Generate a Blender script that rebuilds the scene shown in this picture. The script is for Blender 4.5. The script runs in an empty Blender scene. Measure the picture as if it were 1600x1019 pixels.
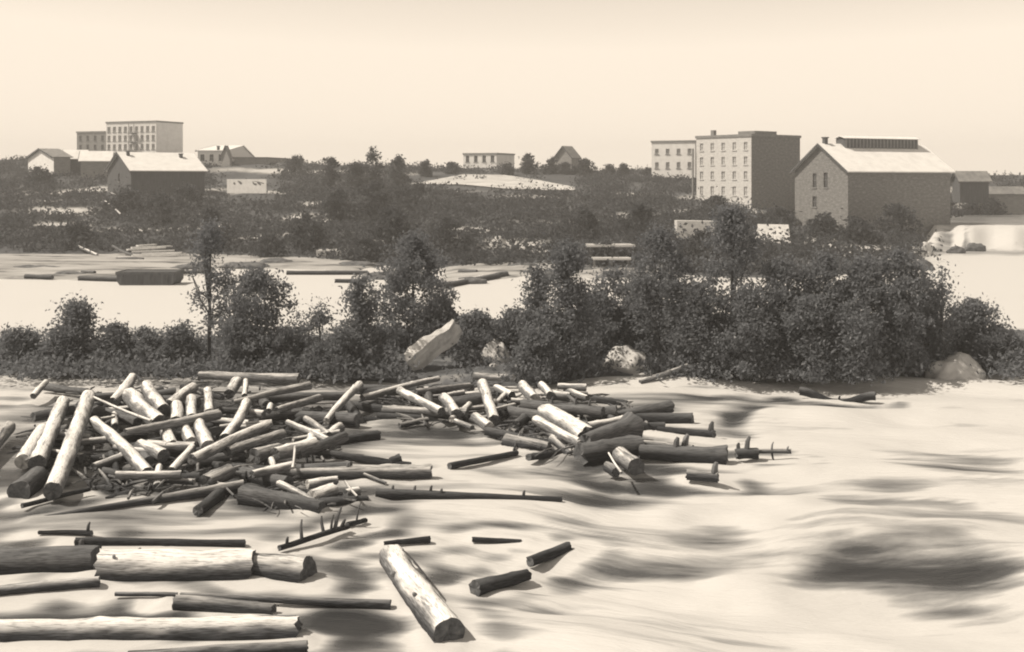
import bpy, bmesh, math, random
import numpy as np
from mathutils import Vector, Matrix, noise

# ------------------------------------------------------------------ camera, sky, sun, exposure
SC = bpy.context.scene
COL = SC.collection
F, H, HZ = 1900.0, 9.5, 282.0            # focal length in photo pixels, eye height (m), horizon row

cam_d = bpy.data.cameras.new('camera')
cam_d.sensor_width = 36.0
cam_d.lens = 36.0 * F / 1600.0
cam_d.shift_y = -(509.5 - HZ) / 1600.0
cam_d.clip_start = 0.1
cam_d.clip_end = 20000
cam = bpy.data.objects.new('camera', cam_d)
COL.objects.link(cam)
cam.location = (0, 0, H)
cam.rotation_euler = (math.radians(90), 0, 0)
SC.camera = cam

SUN = Vector((-0.62, -0.05, 0.78)).normalized()
world = bpy.data.worlds.new('World')
SC.world = world
world.use_nodes = True
wn = world.node_tree
wn.nodes.clear()
w_out = wn.nodes.new('ShaderNodeOutputWorld')
w_bg = wn.nodes.new('ShaderNodeBackground')
w_sky = wn.nodes.new('ShaderNodeTexSky')
w_sky.sky_type = 'NISHITA'
w_sky.sun_disc = False
w_sky.sun_elevation = math.asin(SUN.z)
w_sky.sun_rotation = math.atan2(SUN.x, SUN.y)
w_sky.dust_density = 0.0
w_sky.air_density = 1.0
w_bw = wn.nodes.new('ShaderNodeRGBToBW')
w_min = wn.nodes.new('ShaderNodeMath'); w_min.operation = 'MINIMUM'; w_min.inputs[1].default_value = 5.25
w_mul = wn.nodes.new('ShaderNodeMix'); w_mul.data_type = 'RGBA'; w_mul.blend_type = 'MULTIPLY'
w_mul.inputs['Factor'].default_value = 1.0
w_mul.inputs['B'].default_value = (1.0, 0.872, 0.722, 1)     # sepia plate: one tone, cream
wn.links.new(w_sky.outputs[0], w_bw.inputs[0])
wn.links.new(w_bw.outputs[0], w_min.inputs[0])
wn.links.new(w_min.outputs[0], w_mul.inputs['A'])
wn.links.new(w_mul.outputs['Result'], w_bg.inputs[0])
w_bg.inputs[1].default_value = 0.10
wn.links.new(w_bg.outputs[0], w_out.inputs[0])

sun_d = bpy.data.lights.new('sun', 'SUN')
sun_d.energy = 2.6
sun_d.angle = math.radians(1.0)
sun_d.color = (1.0, 0.885, 0.735)
sun = bpy.data.objects.new('sun', sun_d)
COL.objects.link(sun)
sun.rotation_euler = SUN.to_track_quat('Z', 'Y').to_euler()
sun.location = (-60, 20, 80)

SC.view_settings.view_transform = 'Standard'
SC.view_settings.look = 'None'
SC.view_settings.exposure = 1.0
SC.view_settings.gamma = 1.0
SC.view_settings.use_curve_mapping = False
SC.cycles.filter_width = 2.0            # a soft old lens
SC.cycles.max_bounces = 6
SC.cycles.diffuse_bounces = 3
SC.cycles.transparent_max_bounces = 4

# ------------------------------------------------------------------ helpers
def G(px, py, z=0.0):
    """point at height z on the line of sight of a place in the photograph"""
    D = F * (H - z) / (py - HZ)
    return Vector(((px - 800.0) * D / F, D, z))

def AT(px, D, z):
    return Vector(((px - 800.0) * D / F, D, z))

def ZAT(py, D):
    return H - (py - HZ) * D / F

def tag(o, label=None, cat=None, group=None, kind=None):
    if label: o['label'] = label
    if cat: o['category'] = cat
    if group: o['group'] = group
    if kind: o['kind'] = kind
    return o

def empty(name, loc, rz=0.0):
    o = bpy.data.objects.new(name, None)
    o.empty_display_size = 0.3
    COL.objects.link(o)
    o.location = loc
    o.rotation_euler = (0, 0, rz)
    return o

def link(name, me, mat=None, parent=None, loc=(0, 0, 0)):
    o = bpy.data.objects.new(name, me)
    COL.objects.link(o)
    if mat is not None and len(me.materials) == 0: me.materials.append(mat)
    o.parent = parent
    o.location = loc
    return o

def mesh_from(name, verts, faces, smooth=False):
    me = bpy.data.meshes.new(name)
    me.from_pydata([tuple(v) for v in verts], [], faces)
    if smooth:
        me.polygons.foreach_set('use_smooth', [True] * len(me.polygons))
    me.update()
    return me

class MB:
    """collects shapes for one mesh"""
    def __init__(s): s.v = []; s.f = []
    def box(s, x0, x1, y0, y1, z0, z1):
        b = len(s.v)
        s.v += [(x0,y0,z0),(x1,y0,z0),(x1,y1,z0),(x0,y1,z0),(x0,y0,z1),(x1,y0,z1),(x1,y1,z1),(x0,y1,z1)]
        s.f += [(b,b+3,b+2,b+1),(b+4,b+5,b+6,b+7),(b,b+1,b+5,b+4),(b+1,b+2,b+6,b+5),(b+2,b+3,b+7,b+6),(b+3,b,b+4,b+7)]
        return s
    def poly(s, pts):
        b = len(s.v); s.v += [tuple(p) for p in pts]; s.f.append(tuple(range(b, b + len(pts)))); return s
    def slab(s, pts, off):
        """a plate: polygon pts thickened by vector off"""
        n = len(pts); b = len(s.v); off = Vector(off)
        s.v += [tuple(p) for p in pts] + [tuple(Vector(p) + off) for p in pts]
        s.f.append(tuple(range(b + n - 1, b - 1, -1))); s.f.append(tuple(range(b + n, b + 2 * n)))
        for i in range(n):
            j = (i + 1) % n
            s.f.append((b + i, b + j, b + n + j, b + n + i))
        return s
    def tube(s, pts, rad, seg=7, cap=True):
        b = len(s.v); n = len(pts)
        for i, p in enumerate(pts):
            d = (Vector(pts[min(i + 1, n - 1)]) - Vector(pts[max(i - 1, 0)])).normalized()
            a = d.cross(Vector((0, 0, 1)))
            if a.length < 1e-3: a = Vector((1, 0, 0))
            a.normalize(); c = a.cross(d)
            for k in range(seg):
                t = 2 * math.pi * k / seg
                s.v.append(tuple(Vector(p) + a * (rad[i] * math.cos(t)) + c * (rad[i] * math.sin(t))))
        for i in range(n - 1):
            for k in range(seg):
                k2 = (k + 1) % seg
                s.f.append((b + i * seg + k, b + i * seg + k2, b + (i + 1) * seg + k2, b + (i + 1) * seg + k))
        if cap:
            s.f.append(tuple(b + k for k in range(seg - 1, -1, -1)))
            s.f.append(tuple(b + (n - 1) * seg + k for k in range(seg)))
        return s
    def build(s, name, mat, parent=None, loc=(0, 0, 0), smooth=False):
        return link(name, mesh_from(name, s.v, s.f, smooth), mat, parent, loc)

# ------------------------------------------------------------------ materials (all procedural)
def new_mat(name):
    m = bpy.data.materials.new(name); m.use_nodes = True
    nt = m.node_tree
    b = nt.nodes['Principled BSDF']
    b.inputs['Specular IOR Level'].default_value = 0.2
    return m, nt, b

def ramp(nt, stops):
    r = nt.nodes.new('ShaderNodeValToRGB')
    el = r.color_ramp.elements
    while len(el) < len(stops): el.new(0.5)
    for e, (p, c) in zip(el, stops):
        e.position = p; e.color = (c[0], c[1], c[2], 1)
    return r

def g(v, cool=0.0):
    """a grey of the plate; cool > 0 takes the cream of the light back out"""
    return (v, v * (1 + 0.06 * cool), v * (1 + 0.16 * cool))

def noisy(name, stops, scale=3.0, detail=6.0, rough=0.9, bump=0.0, coord='Object', stretch=(1, 1, 1), attr=None, distort=0.0, nrough=0.6, bscale=None):
    m, nt, b = new_mat(name)
    b.inputs['Roughness'].default_value = rough
    if attr:
        c = nt.nodes.new('ShaderNodeAttribute'); c.attribute_name = attr; src = c.outputs['Vector']
    else:
        c = nt.nodes.new('ShaderNodeTexCoord'); src = c.outputs[coord]
    mp = nt.nodes.new('ShaderNodeMapping'); mp.inputs['Scale'].default_value = stretch
    nt.links.new(src, mp.inputs[0])
    n = nt.nodes.new('ShaderNodeTexNoise')
    n.inputs['Scale'].default_value = scale; n.inputs['Detail'].default_value = detail
    n.inputs['Roughness'].default_value = nrough; n.inputs['Distortion'].default_value = distort
    nt.links.new(mp.outputs[0], n.inputs['Vector'])
    r = ramp(nt, stops)
    nt.links.new(n.outputs['Fac'], r.inputs[0])
    nt.links.new(r.outputs[0], b.inputs['Base Color'])
    if bump:
        bp = nt.nodes.new('ShaderNodeBump'); bp.inputs['Strength'].default_value = bump
        bp.inputs['Distance'].default_value = 0.05
        if bscale:
            n2 = nt.nodes.new('ShaderNodeTexNoise'); n2.inputs['Scale'].default_value = bscale; n2.inputs['Detail'].default_value = 5
            nt.links.new(mp.outputs[0], n2.inputs['Vector']); nt.links.new(n2.outputs['Fac'], bp.inputs['Height'])
        else:
            nt.links.new(n.outputs['Fac'], bp.inputs['Height'])
        nt.links.new(bp.outputs[0], b.inputs['Normal'])
    return m

def log_material(name, light, dark, p0, p1, scale=5.0, bark=(0.17, 0.175, 0.185)):
    """bark / weathered wood; dark along the waterline, soaked and with side shade painted in"""
    m, nt, b = new_mat(name)
    a = nt.nodes.new('ShaderNodeAttribute'); a.attribute_name = 'grain'
    n = nt.nodes.new('ShaderNodeTexNoise'); n.inputs['Scale'].default_value = scale; n.inputs['Detail'].default_value = 8; n.inputs['Roughness'].default_value = 0.65
    oi = nt.nodes.new('ShaderNodeObjectInfo')
    add = nt.nodes.new('ShaderNodeVectorMath'); add.operation = 'ADD'
    mulr = nt.nodes.new('ShaderNodeVectorMath'); mulr.operation = 'SCALE'; mulr.inputs[0].default_value = (37, 11, 23)
    nt.links.new(oi.outputs['Random'], mulr.inputs['Scale'])
    nt.links.new(a.outputs['Vector'], add.inputs[0]); nt.links.new(mulr.outputs[0], add.inputs[1])
    nt.links.new(add.outputs[0], n.inputs['Vector'])
    r = ramp(nt, [(p0, dark), ((p0 + p1) / 2, tuple((x + y) / 2 for x, y in zip(dark, light))), (p1, light)])
    nt.links.new(n.outputs['Fac'], r.inputs[0])
    # fine dark checks
    n2 = nt.nodes.new('ShaderNodeTexNoise'); n2.inputs['Scale'].default_value = scale * 4.5; n2.inputs['Detail'].default_value = 3
    nt.links.new(add.outputs[0], n2.inputs['Vector'])
    r2 = ramp(nt, [(0.36, (0.45, 0.45, 0.45)), (0.47, (1, 1, 1))])
    nt.links.new(n2.outputs['Fac'], r2.inputs[0])
    mx = nt.nodes.new('ShaderNodeMix'); mx.data_type = 'RGBA'; mx.blend_type = 'MULTIPLY'; mx.inputs['Factor'].default_value = 0.8
    nt.links.new(r.outputs[0], mx.inputs['A']); nt.links.new(r2.outputs[0], mx.inputs['B'])
    n4 = nt.nodes.new('ShaderNodeTexNoise'); n4.inputs['Scale'].default_value = 2.2; n4.inputs['Detail'].default_value = 7; n4.inputs['Roughness'].default_value = 0.7
    nt.links.new(add.outputs[0], n4.inputs['Vector'])
    r4 = ramp(nt, [(0.37, (0.30, 0.31, 0.33)), (0.43, (1, 1, 1))])
    nt.links.new(n4.outputs['Fac'], r4.inputs[0])
    mx4 = nt.nodes.new('ShaderNodeMix'); mx4.data_type = 'RGBA'; mx4.blend_type = 'MULTIPLY'; mx4.inputs['Factor'].default_value = 0.85
    nt.links.new(mx.outputs['Result'], mx4.inputs['A']); nt.links.new(r4.outputs[0], mx4.inputs['B'])
    mx = mx4
    wa = nt.nodes.new('ShaderNodeAttribute'); wa.attribute_name = 'worn_toplit'  # painted top light: bark-dark sides, pale upper wood
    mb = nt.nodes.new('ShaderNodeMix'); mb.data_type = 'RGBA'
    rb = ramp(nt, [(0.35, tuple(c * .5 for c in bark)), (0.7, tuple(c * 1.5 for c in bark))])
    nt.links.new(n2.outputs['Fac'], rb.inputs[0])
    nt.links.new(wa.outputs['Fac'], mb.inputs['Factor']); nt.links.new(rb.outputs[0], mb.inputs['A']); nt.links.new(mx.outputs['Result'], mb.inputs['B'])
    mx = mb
    # soaked band above the water, deepened to paint shade on log sides
    geo = nt.nodes.new('ShaderNodeNewGeometry'); sp = nt.nodes.new('ShaderNodeSeparateXYZ')
    nt.links.new(geo.outputs['Position'], sp.inputs[0])
    wv = nt.nodes.new('ShaderNodeMath'); wv.operation = 'MULTIPLY_ADD'; wv.inputs[1].default_value = -0.35
    nt.links.new(n.outputs['Fac'], wv.inputs[0]); nt.links.new(sp.outputs['Z'], wv.inputs[2])
    wr = nt.nodes.new('ShaderNodeMapRange'); wr.inputs['From Min'].default_value = 0.02; wr.inputs['From Max'].default_value = 0.24
    wr.inputs['To Min'].default_value = 1.0; wr.inputs['To Max'].default_value = 0.0
    nt.links.new(wv.outputs[0], wr.inputs['Value'])
    mw = nt.nodes.new('ShaderNodeMix'); mw.data_type = 'RGBA'; mw.blend_type = 'MULTIPLY'
    mw.inputs['B'].default_value = (0.24, 0.25, 0.27, 1)
    nt.links.new(wr.outputs[0], mw.inputs['Factor']); nt.links.new(mx.outputs['Result'], mw.inputs['A'])
    nt.links.new(mw.outputs['Result'], b.inputs['Base Color'])
    b.inputs['Roughness'].default_value = 0.85
    bp = nt.nodes.new('ShaderNodeBump'); bp.inputs['Strength'].default_value = 0.5; bp.inputs['Distance'].default_value = 0.04
    nt.links.new(n2.outputs['Fac'], bp.inputs['Height']); nt.links.new(bp.outputs[0], b.inputs['Normal'])
    return m

def water_material():
    m, nt, b = new_mat('river_water')
    a = nt.nodes.new('ShaderNodeAttribute'); a.attribute_name = 'foam'
    fl = nt.nodes.new('ShaderNodeAttribute'); fl.attribute_name = 'flow'
    n = nt.nodes.new('ShaderNodeTexNoise'); n.inputs['Scale'].default_value = 1.0; n.inputs['Detail'].default_value = 7; n.inputs['Roughness'].default_value = 0.55
    n.inputs['Distortion'].default_value = 0.4
    nt.links.new(fl.outputs['Vector'], n.inputs['Vector'])
    ma = nt.nodes.new('ShaderNodeMath'); ma.operation = 'MULTIPLY_ADD'; ma.inputs[1].default_value = 0.7
    sub = nt.nodes.new('ShaderNodeMath'); sub.operation = 'SUBTRACT'; sub.inputs[1].default_value = 0.5
    nt.links.new(n.outputs['Fac'], sub.inputs[0])
    nt.links.new(sub.outputs[0], ma.inputs[0]); nt.links.new(a.outputs['Fac'], ma.inputs[2])
    # fine grain of bubbles
    n3 = nt.nodes.new('ShaderNodeTexNoise'); n3.inputs['Scale'].default_value = 5.0; n3.inputs['Detail'].default_value = 6; n3.inputs['Roughness'].default_value = 0.65
    nt.links.new(fl.outputs['Vector'], n3.inputs['Vector'])
    ma3 = nt.nodes.new('ShaderNodeMath'); ma3.operation = 'MULTIPLY_ADD'; ma3.inputs[1].default_value = 0.42
    s3 = nt.nodes.new('ShaderNodeMath'); s3.operation = 'SUBTRACT'; s3.inputs[1].default_value = 0.5
    nt.links.new(n3.outputs['Fac'], s3.inputs[0]); nt.links.new(s3.outputs[0], ma3.inputs[0]); nt.links.new(ma.outputs[0], ma3.inputs[2])
    r = ramp(nt, [(0.12, g(0.035, 1)), (0.38, g(0.09, 0.6)), (0.60, g(0.30, .2)), (0.80, g(0.58))])
    nt.links.new(ma3.outputs[0], r.inputs[0]); nt.links.new(r.outputs[0], b.inputs['Base Color'])
    rr = nt.nodes.new('ShaderNodeMapRange'); rr.inputs['From Min'].default_value = 0.25; rr.inputs['From Max'].default_value = 0.75
    rr.inputs['To Min'].default_value = 0.16; rr.inputs['To Max'].default_value = 0.65
    nt.links.new(ma3.outputs[0], rr.inputs['Value']); nt.links.new(rr.outputs[0], b.inputs['Roughness'])
    b.inputs['Specular IOR Level'].default_value = 0.5
    b.inputs['IOR'].default_value = 1.33
    bp = nt.nodes.new('ShaderNodeBump'); bp.inputs['Strength'].default_value = 0.5; bp.inputs['Distance'].default_value = 0.15
    nt.links.new(n3.outputs['Fac'], bp.inputs['Height']); nt.links.new(bp.outputs[0], b.inputs['Normal'])
    return m

def ground_material():
    m, nt, b = new_mat('bank_ground')
    tc = nt.nodes.new('ShaderNodeTexCoord')
    mp = nt.nodes.new('ShaderNodeMapping'); mp.inputs['Scale'].default_value = (1, 0.6, 1)
    nt.links.new(tc.outputs['Object'], mp.inputs[0])
    n = nt.nodes.new('ShaderNodeTexNoise'); n.inputs['Scale'].default_value = 0.11; n.inputs['Detail'].default_value = 9; n.inputs['Roughness'].default_value = 0.72
    nt.links.new(mp.outputs[0], n.inputs['Vector'])
    at = nt.nodes.new('ShaderNodeAttribute'); at.attribute_name = 'dry'
    ad = nt.nodes.new('ShaderNodeMath'); ad.operation = 'MULTIPLY_ADD'; ad.inputs[1].default_value = 0.52
    nt.links.new(at.outputs['Fac'], ad.inputs[0]); nt.links.new(n.outputs['Fac'], ad.inputs[2])
    r = ramp(nt, [(0.35, g(0.055, 1)), (0.58, g(0.09, 1)), (0.72, g(0.22)), (0.95, g(0.5))])
    nt.links.new(ad.outputs[0], r.inputs[0]); nt.links.new(r.outputs[0], b.inputs['Base Color'])
    b.inputs['Roughness'].default_value = 1.0
    return m

def leaf_material(name, d, l, cool=1.0):
    m, nt, b = new_mat(name)
    geo = nt.nodes.new('ShaderNodeNewGeometry')
    r = ramp(nt, [(0.0, g(d, cool)), (0.75, g((d + l) / 2, cool)), (0.97, g(l, cool)), (1.0, g(l * 1.7, 0.5))])
    nt.links.new(geo.outputs['Random Per Island'], r.inputs[0])
    nt.links.new(r.outputs[0], b.inputs['Base Color'])
    b.inputs['Roughness'].default_value = 1.0; b.inputs['Specular IOR Level'].default_value = 0.0
    tl = nt.nodes.new('ShaderNodeBsdfTranslucent'); ms = nt.nodes.new('ShaderNodeMixShader'); ms.inputs[0].default_value = 0.5
    nt.links.new(r.outputs[0], tl.inputs[0]); nt.links.new(b.outputs[0], ms.inputs[1]); nt.links.new(tl.outputs[0], ms.inputs[2])
    nt.links.new(ms.outputs[0], nt.nodes['Material Output'].inputs[0])
    return m

M = {}
M['water'] = water_material()
M['ground'] = ground_material()
M['island'] = noisy('island_soil', [(0.35, g(0.06, 1)), (0.55, g(0.12, 1)), (0.75, g(0.3))], 0.9, 8)
M['sand'] = noisy('pale_sand', [(0.36, g(0.10,.4)), (0.44, g(0.28)), (0.6, g(0.42))], 0.35, 8, stretch=(0.4, 1, 1), bump=0.3)
M['road'] = noisy('dirt_road', [(0.3, g(0.34)), (0.5, g(0.52)), (0.7, g(0.62))], 0.5, 8, stretch=(0.4, 1, 1))
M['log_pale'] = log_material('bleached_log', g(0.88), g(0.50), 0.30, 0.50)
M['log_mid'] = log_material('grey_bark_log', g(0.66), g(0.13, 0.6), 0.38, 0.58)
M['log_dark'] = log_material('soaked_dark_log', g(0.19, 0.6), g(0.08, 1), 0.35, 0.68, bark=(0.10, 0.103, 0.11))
M['cut_dark_shaded'] = noisy('dark_shaded_cut_wood', [(0.35, g(0.06, 1)), (0.6, g(0.12, 0.7)), (0.8, g(0.2))], 6, 6, bump=0.4)
M['cut_pale'] = noisy('pale_cut_wood', [(0.3, g(0.22)), (0.5, g(0.4)), (0.7, g(0.52))], 6, 6, bump=0.4)
M['rock'] = noisy('pale_rock', [(0.3, g(0.40, 0.2)), (0.5, g(0.56)), (0.7, g(0.66))], 1.1, 9, bump=0.8, nrough=0.68)
M['rock_dark'] = noisy('dark_rock', [(0.35, g(0.07, 1)), (0.6, g(0.14, 0.6)), (0.8, g(0.28))], 1.4, 9, bump=0.8)
M['leaf'] = leaf_material('dark_leaves', 0.17, 0.22)
M['leaf_far'] = leaf_material('far_leaves', 0.065, 0.11)
M['bark'] = noisy('tree_bark', [(0.35, g(0.05, 1)), (0.65, g(0.14, 0.6))], 4, 5, stretch=(1, 1, 0.3))
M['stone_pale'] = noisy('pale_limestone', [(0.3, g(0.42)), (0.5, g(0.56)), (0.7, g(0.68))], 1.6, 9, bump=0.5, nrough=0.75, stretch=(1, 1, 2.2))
M['stone_dark_shaded'] = noisy('grey_shaded_limestone', [(0.32, g(0.11, 0.3)), (0.52, g(0.19, 0.1)), (0.72, g(0.32))], 1.6, 9, bump=0.5, nrough=0.75, stretch=(1, 1, 2.2))
M['wall_white'] = noisy('whitewashed_wall', [(0.3, g(0.68)), (0.6, g(0.8))], 0.8, 6)
M['wall_grey'] = noisy('weathered_clapboard', [(0.3, g(0.18, 0.4)), (0.6, g(0.28))], 0.9, 6, stretch=(1, 1, 4))
M['wall_dark'] = noisy('dark_board_siding', [(0.3, g(0.06, 1)), (0.6, g(0.10, 0.8)), (0.8, g(0.17))], 1.5, 6, stretch=(3, 3, 0.4))
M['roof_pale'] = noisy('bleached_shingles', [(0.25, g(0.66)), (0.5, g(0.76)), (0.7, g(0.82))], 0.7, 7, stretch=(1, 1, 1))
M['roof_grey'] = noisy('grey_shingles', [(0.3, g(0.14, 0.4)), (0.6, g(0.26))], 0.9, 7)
M['trim_dark'] = noisy('dark_trim', [(0.3, g(0.06, 1)), (0.7, g(0.11, 0.6))], 2.0, 4)
M['trim_mid'] = noisy('grey_trim', [(0.3, g(0.16, 0.4)), (0.7, g(0.26))], 2.0, 4)
M['glass'] = noisy('dark_window', [(0.3, g(0.05, 1)), (0.7, g(0.09, 1))], 1.0, 2, rough=0.25)
M['glass_pale'] = noisy('pale_window', [(0.3, g(0.30, 0.2)), (0.7, g(0.44))], 1.0, 2, rough=0.4)  # one even pale glass tone
M['slab'] = noisy('pale_slab_rock', [(0.3, g(0.45)), (0.5, g(0.7)), (0.7, g(0.82))], 1.3, 9, bump=0.6)
M['glass_mill'] = noisy('dusty_window', [(0.3, g(0.42, 0.1)), (0.7, g(0.56))], 1.0, 2, rough=0.5)
M['board'] = noisy('white_painted_board', [(0.3, g(0.62)), (0.6, g(0.76))], 1.2, 5)
M['paint_dark'] = noisy('black_paint', [(0.3, g(0.08, 0.6)), (0.7, g(0.16))], 3, 4)
M['plank'] = noisy('pale_planks', [(0.3, g(0.45)), (0.55, g(0.7)), (0.75, g(0.8))], 1.5, 6, stretch=(0.3, 2, 2))

# ------------------------------------------------------------------ terrain of the far bank
def _i(x, xs, ys): return float(np.interp(x, xs, ys))
def crest(px): return _i(px, [0, 420, 520, 650, 760, 900, 1100, 1500, 1700], [14.6, 14.2, 13.4, 12.9, 12.4, 11.9, 11.5, 10.9, 10.8])
def shore(px): return _i(px, [-300, 330, 480, 640, 800, 1000, 1200, 1400, 1440, 1490, 1900], [152, 152, 143, 133, 129, 124, 118, 126, 150, 214, 220])
def sstep(a, b, x):
    t = min(1.0, max(0.0, (x - a) / (b - a))); return t * t * (3 - 2 * t)

def terrain(px, D):
    t = (D - shore(px)) / (300 - shore(px))
    x = (px - 800) * D / F
    h = crest(px) * min(t, 1.0)
    if t > 0:
        n = noise.noise(Vector((x * 0.07, D * 0.05, 1.7))) + 0.5 * noise.noise(Vector((x * 0.2, D * 0.13, 5.1)))
        h += 0.75 * n * min(1, t * 7) * (1 if D < 290 else max(0.15, 1 - (D - 290) / 60))
    h -= 2.3 * math.exp(-((px - 1240) / 62) ** 2 - ((D - 196) / 22) ** 2)
    return max(h, -2.5)

def T(px, py, lift=0.0):
    """where the line of sight meets the far bank"""
    D = 112.0
    while D < 420:
        if terrain(px, D) >= ZAT(py, D): break
        D += 0.5
    return AT(px, D, terrain(px, D) + lift)

PALE = [  # dry, bare patches of the bank: px, py, rx, ry
    (140, 298, 110, 9), (100, 330, 60, 9), (95, 352, 45, 8), (230, 360, 80, 6), (430, 268, 90, 7), (540, 268, 90, 8),
    (490, 320, 26, 6), (510, 345, 20, 5), (470, 340, 30, 5), (700, 300, 60, 4), (830, 305, 70, 5), (990, 303, 40, 6), (930, 310, 30, 5), (1100, 308, 60, 7),
    (1180, 335, 22, 16), (1515, 300, 60, 8), (1520, 325, 40, 10), (800, 385, 60, 10), (860, 392, 50, 10), (1290, 372, 30, 6), (980, 340, 40, 7), (330, 355, 25, 9), (170, 316, 30, 3), (60, 315, 50, 4), (300, 300, 60, 3), (420, 300, 60, 4), (600, 375, 40, 4), (740, 360, 50, 5), (900, 350, 60, 4), (1060, 330, 40, 4), (420, 370, 50, 4), (1340, 388, 60, 6), (1420, 380, 40, 6)]
PALE_W = [(T(a, b), r * T(a, b).y / F, s) for a, b, r, s in PALE]

def dryness(p):
    d = 0.0
    for c, rx, ry in PALE_W:
        ryw = max(2.0, ry * c.y / F * 5.5)
        q = ((p[0] - c.x) / rx) ** 2 + ((p[1] - c.y) / ryw) ** 2
        if q < 4: d = max(d, math.exp(-q))
    return d

def build_terrain():
    pxs = list(np.arange(-700, 2301, 12.0))
    Ds = list(np.concatenate([np.linspace(104, 215, 90), np.linspace(217, 320, 50), np.geomspace(330, 650, 10)]))
    V, dry = [], []
    for D in Ds:
        for px in pxs:
            p = AT(px, D, terrain(px, D)); V.append(tuple(p)); dry.append(dryness(p))
    n = len(pxs)
    Fc = [(r * n + c, r * n + c + 1, (r + 1) * n + c + 1, (r + 1) * n + c) for r in range(len(Ds) - 1) for c in range(n - 1)]
    me = mesh_from('far_bank', V, Fc, True)
    a = me.attributes.new('dry', 'FLOAT', 'POINT'); a.data.foreach_set('value', dry)
    o = link('hillside', me, M['ground'])
    tag(o, 'dark brushy hillside of the far river bank', 'hillside', kind='structure')
build_terrain()

# ------------------------------------------------------------------ river
DARK = [  # slack, foam-free water; first row paints shade between jammed logs: px, py, rx, ry, tilt deg, strength
    (230, 672, 210, 62, 0, .85), (420, 690, 130, 55, 0, .85), (690, 630, 110, 24, 0, .8), (880, 660, 110, 36, 0, .85), (950, 715, 70, 20, 0, .75), (440, 775, 110, 20, 0, .75), (60, 735, 60, 34, 0, .75),
    (1440, 868, 180, 34, -6, .92), (1550, 890, 110, 45, 0, .8), (1320, 880, 100, 20, -16, .8), (1470, 920, 100, 22, 14, .6), (1480, 720, 110, 30, 4, .6), (1480, 660, 90, 16, 4, .35), (1375, 758, 62, 14, 0, .55), (1500, 800, 90, 18, 0, .35),
    (1245, 768, 120, 13, 8, .55), (1165, 755, 60, 9, 6, .4), (1120, 624, 130, 6, -3, .9), (1140, 645, 36, 13, -25, .85), (1165, 668, 26, 12, 15, .4), (1220, 648, 30, 9, 0, .25), (1270, 630, 140, 5, -2, .8), (1040, 633, 60, 6, -4, .4),
    (1060, 822, 130, 22, -4, .62), (1090, 880, 100, 18, 0, .55), (960, 885, 80, 16, -8, .5), (900, 805, 70, 18, -6, .45), (900, 765, 100, 17, -8, .62), (960, 745, 60, 13, 0, .45), (880, 735, 50, 10, 0, .4), (855, 960, 60, 8, -12, .4), (760, 830, 50, 8, 0, .3),
    (655, 682, 90, 16, 2, .6), (720, 672, 60, 10, 4, .4), (760, 740, 60, 6, 6, .3), (560, 680, 40, 8, 0, .4),
    (640, 900, 60, 24, -8, .45), (560, 850, 110, 9, -3, .4), (740, 900, 40, 26, -10, .5), (600, 955, 90, 10, 2, .35), (560, 1000, 170, 14, 0, .4), (330, 1010, 160, 10, 0, .4),
    (180, 745, 70, 14, 8, .4), (260, 765, 70, 6, 0, .3), (120, 790, 50, 5, 0, .35), (270, 815, 120, 7, 6, .35), (100, 955, 70, 10, 4, .55), (200, 960, 80, 7, 2, .4), (180, 820, 90, 7, 0, .25), (420, 830, 60, 8, -6, .4),
    (120, 590, 90, 5, 0, .35), (1150, 1005, 120, 7, -4, .3), (1480, 960, 90, 12, 0, .3), (90, 411, 70, 3, 0, .2),
    (560, 664, 55, 7, 2, -.9), (1270, 598, 330, 5, 0, -.9), (720, 700, 100, 8, -4, -.7), (700, 745, 110, 10, 8, -.7), (980, 800, 70, 12, -14, -.7), (1020, 940, 220, 26, 0, -.8), (1180, 800, 70, 26, -20, -.7), (1300, 690, 120, 26, 0, -.5), (780, 880, 70, 14, 4, -.7), (1180, 900, 90, 30, 0, -.6), (560, 810, 120, 8, -4, -.8), (330, 790, 100, 6, 6, -.6), (1210, 735, 60, 6, 5, -.6), (1090, 615, 110, 4, -3, -.6), (1260, 650, 80, 7, 0, -.4)]
UP = math.pi / 2
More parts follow.
